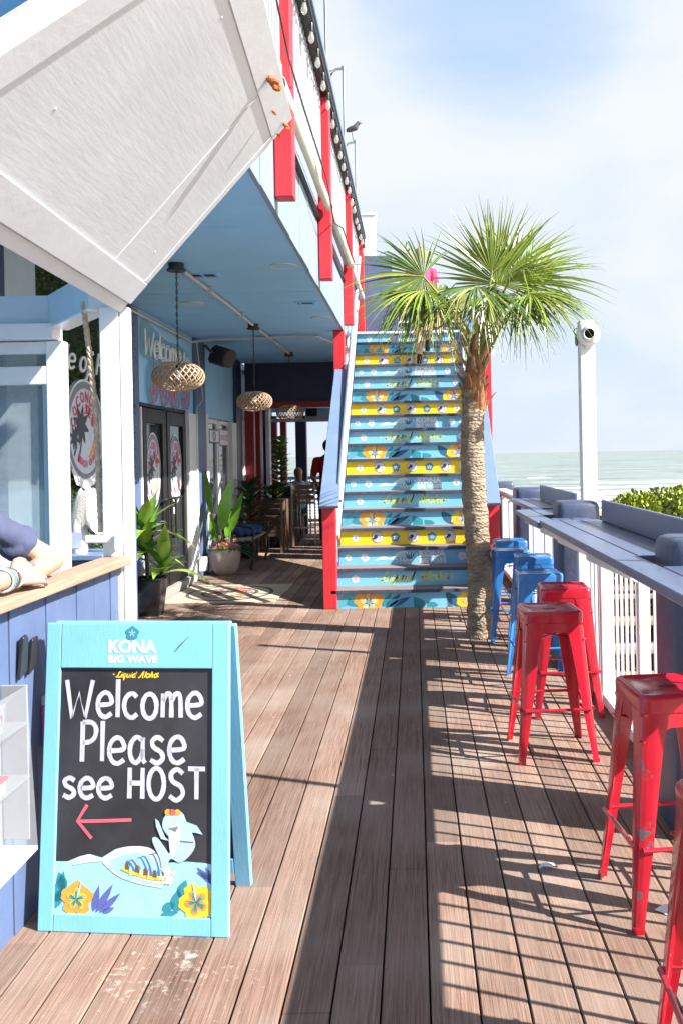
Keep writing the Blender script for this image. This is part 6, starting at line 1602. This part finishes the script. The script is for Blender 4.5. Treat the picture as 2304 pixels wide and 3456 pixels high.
for (x, y, r, lab) in ((-1.85, 17.3, 0.1, 'tall slatted bar chair at the far side of the porch table'), (-1.25, 16.9, -1.4, 'tall slatted bar chair hidden behind the stair railing')):
    c = copy_tree(tcr); c['label'] = lab; c.location = (x, y, 0); c.rotation_euler = (0, 0, r)
tb = thing('bar_table', 'tall metal legged bar table among the bar chairs', 'table', (-1.9, 16.6, 0))
mb = MB(); mb.box(-2.25, 16.25, 1.0, -1.55, 16.95, 1.03); mb.build('tabletop', 'steel', tb, bev=.004, smooth=0)
for x in (-2.2, -1.6):
    for y in (16.3, 16.9):
        mb = MB(); mb.beam((x, y, 0), (x, y, 1.0), .035, .035); mb.build('leg', 'steel', tb, smooth=0)

# ---------------------------------------------------------------- people
def head_mesh(mb, c, up=(0, 0, 1), fwd=(0, 1, 0), s=1.0):
    c = V(c); up = V(up).normalized(); fwd = V(fwd).normalized(); sd = fwd.cross(up).normalized(); P = lambda f_, r_, u_: c+fwd*(f_*s)+sd*(r_*s)+up*(u_*s)
    mb.ball(P(0, 0, .02), (.075*s, .095*s, .105*s), 18); mb.ball(P(.025, 0, -.06), (.058*s, .066*s, .065*s), 14)
    mb.caps([P(.085, 0, .02), P(.108, 0, -.022)], [.010*s, .015*s], 8)
    for e in (-1, 1): mb.ball(P(-.005, .077*e, -.01), (.012*s, .02*s, .032*s), 8); mb.ball(P(.075, .03*e, .028), (.018*s, .012*s, .012*s), 8)
    mb.ball(P(.082, 0, -.062), (.02*s, .012*s, .008*s), 8)
def face(par, c, up=(0, 0, 1), fwd=(0, 1, 0), s=1.0):
    c = V(c); up = V(up).normalized(); fwd = V(fwd).normalized(); sd = fwd.cross(up).normalized(); P = lambda f_, r_, u_: c+fwd*(f_*s)+sd*(r_*s)+up*(u_*s)
    for e in (-1, 1):
        mb = MB(); mb.ball(P(.084, .03*e, .012), .011*s, 10); mb.build('eye', 'lens_black', par)
    mb = MB(); mb.ball(P(.094, 0, -.062), (.022*s, .007*s, .007*s), 10); mb.build('mouth', 'art_pink', par)
# leaning figure in the booth: both forearms crossed on the counter
pa = thing('person', 'person in a navy T-shirt leaning crossed arms on the wooden booth counter', 'person', (-1.80, 2.75, 0))
mb = MB()
elb = V((-1.375, 3.345, 1.205)); shl = V((-1.70, 2.99, 1.50)); wrl = V((-1.385, 3.06, 1.165))
elr = V((-1.43, 2.42, 1.19)); shr = V((-1.74, 2.47, 1.50)); wrr = V((-1.335, 2.955, 1.195))
mb.caps([shl, shl.lerp(elb, .5), elb], [.058, .05, .041], 14); mb.caps([elb, elb.lerp(wrl, .4), wrl], [.042, .040, .028], 14)
mb.caps([shr, shr.lerp(elr, .5), elr], [.058, .05, .041], 14); mb.caps([elr, elr.lerp(wrr, .35), wrr], [.042, .041, .0285], 14)
mb.caps([(-1.98, 2.73, .95), (-1.90, 2.73, 1.2), (-1.76, 2.73, 1.46)], [.15, .155, .13], 16); mb.caps([shl, shr], [.07, .07], 14)
mb.caps([(-1.75, 2.73, 1.5), (-1.68, 2.74, 1.66)], [.058, .052], 12)
head_mesh(mb, (-1.62, 2.76, 1.78), (.15, .02, 1), (1, .2, -.1))
for s in (-1, 1): mb.caps([(-1.99, 2.73+.09*s, .92), (-1.97, 2.73+.1*s, .48), (-2.02, 2.73+.1*s, .06)], [.095, .06, .042], 12); mb.caps([(-2.03, 2.73+.1*s, .04), (-1.88, 2.73+.11*s, .03)], [.04, .035], 10)
# right hand laid over the left elbow: palm, five bent fingers, thumb from the side
def hand(mb, w_, fdir, across, nrm, s=1.0, curl=(0.35, .3, .3, .35)):
    w_ = V(w_); f_ = V(fdir).normalized(); n_ = V(nrm).normalized(); a_ = V(across).normalized()
    H = lambda x, y, z: w_+f_*(x*s)+a_*(y*s)+n_*(z*s)
    for (y0, y1) in ((-.028, -.034), (-.010, -.012), (.009, .010), (.026, .030)): mb.caps([H(.0, y0*.6, 0), H(.045, y0, .004), H(.086, y1, .003)], [.017, .0145, .0118], 10)
    tips = []
    for i, (y, l, x0) in enumerate(((-.034, .070, .084), (-.012, .080, .089), (.010, .074, .087), (.030, .058, .080))):
        c = curl[i]; p0 = H(x0, y, .003); sp = (y*0.9)
        d = (f_*math.cos(.15)+a_*sp*1.5-n_*math.sin(.15)).normalized(); p1 = p0+d*(l*.42*s); d2 = (d*math.cos(c)-n_*math.sin(c)).normalized(); p2 = p1+d2*(l*.31*s); d3 = (d2*math.cos(c*1.2)-n_*math.sin(c*1.2)).normalized(); p3 = p2+d3*(l*.22*s)
        mb.caps([p0, p1, p2, p3], [.0103*s, .0092*s, .0085*s, .0072*s], 10); tips.append((p3+d3*.002, d3, p2, p1, n_))
    t0, t1, t2, t3 = H(.018, -.026, -.002), H(.046, -.052, .006), H(.075, -.062, .004), H(.098, -.060, .0)
    mb.caps([t0, t1, t2, t3], [.0165*s, .0135*s, .0105*s, .0088*s], 10); tips.append((t3, (t3-t2).normalized(), t2, t1, n_))
    return tips
hn = V((.72, -.12, .68)); hf = V((.20, 1, -.05)); ha = hf.cross(hn)*-1
tips = hand(mb, wrr, hf, V((-.70, .1, .70))*-1, hn, 1.12)
tipl = hand(mb, wrl, V((-.10, -1, .03)), V((-.3, 0, .95)), V((.95, -.1, .3)), 1.0, (.15, .15, .2, .2))
organic(mb, 'body', 'skin', pa, voxel=.0045, it=3)
mb = MB()
for (p, d, q, r_, n_) in tips+tipl: mb.ball(p+n_*.0055, (.0045, .0018, .0062), 8, axis=d)
mb.build('nails', 'nail', pa)
mb = MB()
ss = shl.lerp(elb, .80); sr = shr.lerp(elr, .62)
mb.caps([shl, shl.lerp(elb, .5)], [.074, .066], 16); mb.caps([shr, shr.lerp(elr, .4)], [.074, .07], 16); mb.tube([shl.lerp(elb, .3), shl.lerp(elb, .6), ss], [.068, .066, .070], 22); mb.tube([shr.lerp(elr, .3), sr], [.07, .07], 22)
mb.caps([(-1.98, 2.73, .92), (-1.90, 2.73, 1.2), (-1.76, 2.73, 1.46)], [.168, .172, .145], 18); mb.caps([shl, shr], [.084, .084], 16)
organic(mb, 'shirt', 'shirt_navy', pa, voxel=.010, it=2, crease=.022, cf=11)
mb = MB(); mb.caps([(-2.0, 2.73, .96), (-2.0, 2.73, .9)], [.165, .165], 14)
for s in (-1, 1): mb.caps([(-1.99, 2.73+.09*s, .9), (-1.97, 2.73+.1*s, .5)], [.112, .085], 12)
organic(mb, 'shorts', 'cloth_black', pa, voxel=.014, it=3)
mb = MB(); hc = V((-1.63, 2.76, 1.80)); mb.ball(hc+V((-.02, 0, .03)), (.098, .088, .10), 16); mb.caps([hc+V((-.08, 0, .0)), hc+V((-.13, 0, -.12)), hc+V((-.14, 0, -.28))], [.06, .05, .03], 10)
organic(mb, 'hair', 'hair_blond', pa, voxel=.009, it=2)
face(pa, (-1.62, 2.76, 1.78), (.15, .02, 1), (1, .2, -.1))
for i, (off, m, r_) in enumerate(((-.012, 'art_pale', .0032), (-.024, 'art_brown', .0038), (-.038, 'steel', .0036), (-.05, 'art_lightteal', .003), (-.062, 'art_white', .0036), (0.0, 'art_white', .0025))):
    mb = MB(); fd = (wrr-elr).normalized(); c = wrr+fd*(off-.012); u = fd.orthogonal().normalized(); v_ = fd.cross(u); R0 = .0335+.06*max(0, -off)
    mb.tube([c+(u*math.cos(2*PI*k/24)+v_*math.sin(2*PI*k/24))*R0+fd*.004*math.sin(2*PI*k/12) for k in range(24)], r_, 6, closed=True)
    if i in (1, 3, 4):
        for k in range(26): mb.ball(c+(u*math.cos(2*PI*k/26)+v_*math.sin(2*PI*k/26))*(R0+.002), .0036, 6)
    mb.build('bracelet', m, pa)
for (k, sz) in ((0, .0075), (3, .004)):
    mb = MB(); p, d, q, r_, n_ = tips[k]; c = r_.lerp(q, -.35); ad = (q-r_).normalized(); u = ad.orthogonal().normalized(); v_ = ad.cross(u)
    mb.tube([c+(u*math.cos(2*PI*j/16)+v_*math.sin(2*PI*j/16))*.0108 for j in range(16)], .0016, 6, closed=True); mb.ball(c+n_*.012, sz, 8); mb.build('ring', 'steel', pa)

# woman climbing the stairs, seen from behind
wc = thing('person', 'person climbing the stairs in a pink top, black shorts and black shoes', 'person', (0.17, 12.9, 2.8875))
mb = MB(); zt = 15*R_; z2 = 16*R_
mb.caps([(.08, 12.84, zt+.85), (.085, 12.86, zt+.46), (.10, 12.80, zt+.09)], [.082, .056, .034], 14); mb.caps([(.10, 12.78, zt+.05), (.10, 12.93, zt+.035)], [.038, .03], 10)
mb.caps([(.085, 12.83, zt+.36), (.095, 12.80, zt+.24)], [.05, .045], 12)
mb.caps([(.21, 12.86, zt+.84), (.225, 12.99, zt+.54), (.22, 12.92, z2+.11)], [.082, .056, .034], 14); mb.caps([(.22, 12.90, z2+.07), (.22, 13.05, z2+.06)], [.038, .03], 10)
mb.caps([(.145, 12.87, zt+.92), (.145, 12.90, zt+1.12), (.145, 12.92, zt+1.32)], [.14, .115, .12], 16); mb.caps([(-.01, 12.93, zt+1.38), (.30, 12.93, zt+1.38)], [.055, .055], 12)
mb.caps([(-.03, 12.93, zt+1.37), (-.09, 12.90, zt+1.1), (-.07, 13.08, zt+.92)], [.045, .036, .027], 12); mb.caps([(.32, 12.93, zt+1.37), (.38, 12.92, zt+1.1), (.36, 13.05, zt+.9)], [.045, .036, .027], 12)
for sx in (-.07, .36): mb.caps([(sx, 13.08, zt+.91), (sx, 13.15, zt+.86)], [.028, .02], 10)
mb.caps([(.145, 12.93, zt+1.38), (.145, 12.95, zt+1.5)], [.05, .048], 12); head_mesh(mb, (.145, 12.97, zt+1.585), (0, .05, 1), (0, 1, 0), .95)
organic(mb, 'body', 'skin', wc, voxel=.009, it=3)
mb = MB(); mb.caps([(.145, 12.87, zt+1.0), (.145, 12.90, zt+1.15), (.145, 12.92, zt+1.33)], [.152, .13, .135], 16); mb.caps([(.0, 12.93, zt+1.37), (.29, 12.93, zt+1.37)], [.066, .066], 12); mb.caps([(-.03, 12.93, zt+1.36), (-.06, 12.92, zt+1.22)], [.058, .055], 12); mb.caps([(.32, 12.93, zt+1.36), (.35, 12.92, zt+1.22)], [.058, .055], 12)
organic(mb, 'top', 'shirt_pink', wc, voxel=.011, it=3, crease=.012)
mb = MB(); mb.caps([(.145, 12.87, zt+.98), (.145, 12.86, zt+.86)], [.156, .15], 16); mb.caps([(.08, 12.84, zt+.86), (.083, 12.85, zt+.66)], [.10, .095], 14); mb.caps([(.21, 12.86, zt+.85), (.215, 12.92, zt+.68)], [.10, .09], 14)
organic(mb, 'shorts', 'cloth_black', wc, voxel=.011, it=3)
mb = MB()
mb.caps([(.10, 12.765, zt+.045), (.10, 12.95, zt+.035)], [.045, .04], 12); mb.caps([(.10, 12.79, zt+.06), (.10, 12.80, zt+.12)], [.043, .04], 10); mb.caps([(.22, 12.885, z2+.065), (.22, 13.07, z2+.055)], [.045, .04], 12); mb.caps([(.22, 12.91, z2+.08), (.22, 12.92, z2+.14)], [.043, .04], 10)
organic(mb, 'shoes', 'cloth_black', wc, voxel=.009, it=2)
mb = MB(); mb.ball((.145, 12.95, zt+1.62), (.095, .10, .115), 16); mb.caps([(.145, 12.88, zt+1.6), (.145, 12.84, zt+1.45), (.145, 12.84, zt+1.28)], [.07, .06, .04], 12)
organic(mb, 'hair', 'hair_blond', wc, voxel=.011, it=2)
face(wc, (.145, 12.97, zt+1.585), (0, .05, 1), (0, 1, 0), .95)

def standing(lab, x, y, z, h, shirt, trousers, skin_, hair, seat=False, name_s='shirt', turn=0.0, sleeves=.5):
    t = thing('person', lab, 'person', (x, y, z)); k = h/1.75
    ct, st_ = math.cos(turn), math.sin(turn)
    P = lambda a, b, c: (x+(a*ct-b*st_)*k, y+(a*st_+b*ct)*k, z+c*k)
    hip = .95 if not seat else .50
    mb = MB()
    for s in (-1, 1):
        if seat: mb.caps([P(.09*s, 0, hip), P(.11*s, .38, hip), P(.11*s, .36, .08)], [.085*k, .06*k, .04*k], 12); mb.caps([P(.11*s, .36, .05), P(.11*s, .52, .04)], [.04*k, .03*k], 10)
        else: mb.caps([P(.095*s, 0, .9), P(.10*s, .01, .48), P(.105*s, -.02, .07)], [.09*k, .06*k, .042*k], 12); mb.caps([P(.105*s, -.03, .04), P(.11*s, .15, .035)], [.04*k, .032*k], 10)
        mb.caps([P(.20*s, 0, hip+.47), P(.265*s, -.03, hip+.2), P(.22*s, .16, hip+.05)], [.05*k, .042*k, .03*k], 12); mb.caps([P(.22*s, .17, hip+.04), P(.20*s, .25, hip+.02)], [.032*k, .02*k], 10)
    mb.caps([P(0, 0, hip), P(0, .01, hip+.22), P(0, 0, hip+.42)], [.14*k, .135*k, .14*k], 16); mb.caps([P(-.16, 0, hip+.46), P(.16, 0, hip+.46)], [.065*k, .065*k], 12)
    mb.caps([P(0, 0, hip+.48), P(0, .02, hip+.6)], [.055*k, .052*k], 12); up = (0, 0, 1); fw = (-st_, ct, 0); head_mesh(mb, P(0, .03, hip+.68), up, fw, k)
    organic(mb, 'body', skin_, t, voxel=.012, it=3)
    mb = MB(); mb.caps([P(0, 0, hip+.02), P(0, .01, hip+.22), P(0, 0, hip+.42)], [.158*k, .155*k, .158*k], 16); mb.caps([P(-.16, 0, hip+.455), P(.16, 0, hip+.455)], [.078*k, .078*k], 12)
    for s in (-1, 1): mb.caps([P(.20*s, 0, hip+.46), P(.245*s, -.02, hip+.46-.27*sleeves*1.6)], [.066*k, .062*k], 12)
    organic(mb, name_s, shirt, t, voxel=.014, it=3, crease=.015)
    mb = MB(); mb.caps([P(0, 0, hip+.04), P(0, 0, hip-.03)], [.155*k, .15*k], 14)
    for s in (-1, 1):
        if seat: mb.caps([P(.09*s, 0, hip), P(.11*s, .38, hip)], [.1*k, .08*k], 12)
        else: mb.caps([P(.095*s, 0, .9), P(.10*s, .01, .48), P(.105*s, -.02, .1)], [.105*k, .08*k, .062*k], 12)
    organic(mb, 'trousers', trousers, t, voxel=.014, it=3)
    mb = MB(); mb.ball(P(0, .005, hip+.72), (.092*k, .105*k, .105*k), 16)
    if hair == 'hair_blond': mb.caps([P(0, -.06, hip+.68), P(0, -.08, hip+.5)], [.07*k, .05*k], 12)
    organic(mb, 'hair', hair, t, voxel=.012, it=2); face(t, P(0, .03, hip+.68), up, fw, k)
    return t
standing('person in a dark red T-shirt seen from behind beside the stair railing', -1.56, 16.0, 0, 1.86, 'shirt_red', 'jeans', 'skin_tan', 'hair_dark')
standing('seated person in a pale shirt at the far end of the porch', -2.28, 17.35, 0.12, 1.66, 'shirt_pale', 'jeans', 'skin', 'hair_blond', True, 'shirt', .4)
cs = thing('stool', 'plain stool under the seated person at the porch end', 'stool', (-2.28, 17.35, 0))
mb = MB(); mb.lathe([(.0, .43), (.17, .43), (.17, .47), (.0, .47)], (-2.28, 17.3, 0), 18); mb.build('seat', 'wood_chair', cs)
for a in range(4):
    mb = MB(); mb.beam((-2.28+.14*math.cos(a*PI/2+.8), 17.3+.14*math.sin(a*PI/2+.8), 0), (-2.28+.11*math.cos(a*PI/2+.8), 17.3+.11*math.sin(a*PI/2+.8), .43), .03, .03); mb.build('leg', 'wood_chair', cs, smooth=0)
standing('tiny far beach walker in dark clothes near the surf', 10.0, 72, -3.46, 1.7, 'cloth_black', 'jeans', 'skin_tan', 'hair_dark')
standing('tiny far beach walker in a pale shirt near the white post', 13.1, 72, -3.46, 1.65, 'shirt_pale', 'jeans', 'skin', 'hair_dark')

# ---------------------------------------------------------------- litter on the deck
for k, (x, y, s, lab) in enumerate(((.475, 3.35, .035, 'crumpled white paper scrap on the deck among the stripes of shade'), (.86, 3.02, .055, 'torn white paper scrap beside the leg of the scuffed red stool'))):
    mb = MB(); random.seed(40+k); n = 9
    vs = [(x, y, .012)]+[(x+s*random.uniform(.6, 1.1)*math.cos(2*PI*i/n)*1.3, y+s*.6*random.uniform(.6, 1.1)*math.sin(2*PI*i/n), random.uniform(.002, .02)) for i in range(n)]
    mb.add(vs, [(0, 1+i, 1+(i+1) % n) for i in range(n)]); tag(mb.build('paper_scrap', 'art_white', org=(x, y, 0), smooth=0), lab, 'paper scrap')

# ---------------------------------------------------------------- unseen poles added beside the frame to cast thin shadows across the deck
for (x, y, h, lab) in ((2.0, 6.19, 2.95, 'slim white pole added unseen right of the frame to throw a thin shadow line toward the booth'), (1.47, 3.53, 2.15, 'short slim white pole added unseen right of the frame by the bar to throw a shadow line')):
    q = thing('shadow_pole', lab, 'pole', (x, y, 0), 'slim poles added to cast shadow lines')
    mb = MB(); mb.tube([(x, y, -2.6), (x, y, h)], .022 if h < 2.5 else .035, 10); mb.build('shaft', 'white_smooth', q)
    mb = MB(); mb.ball((x, y, h), .04, 12); mb.build('finial', 'white_smooth', q)
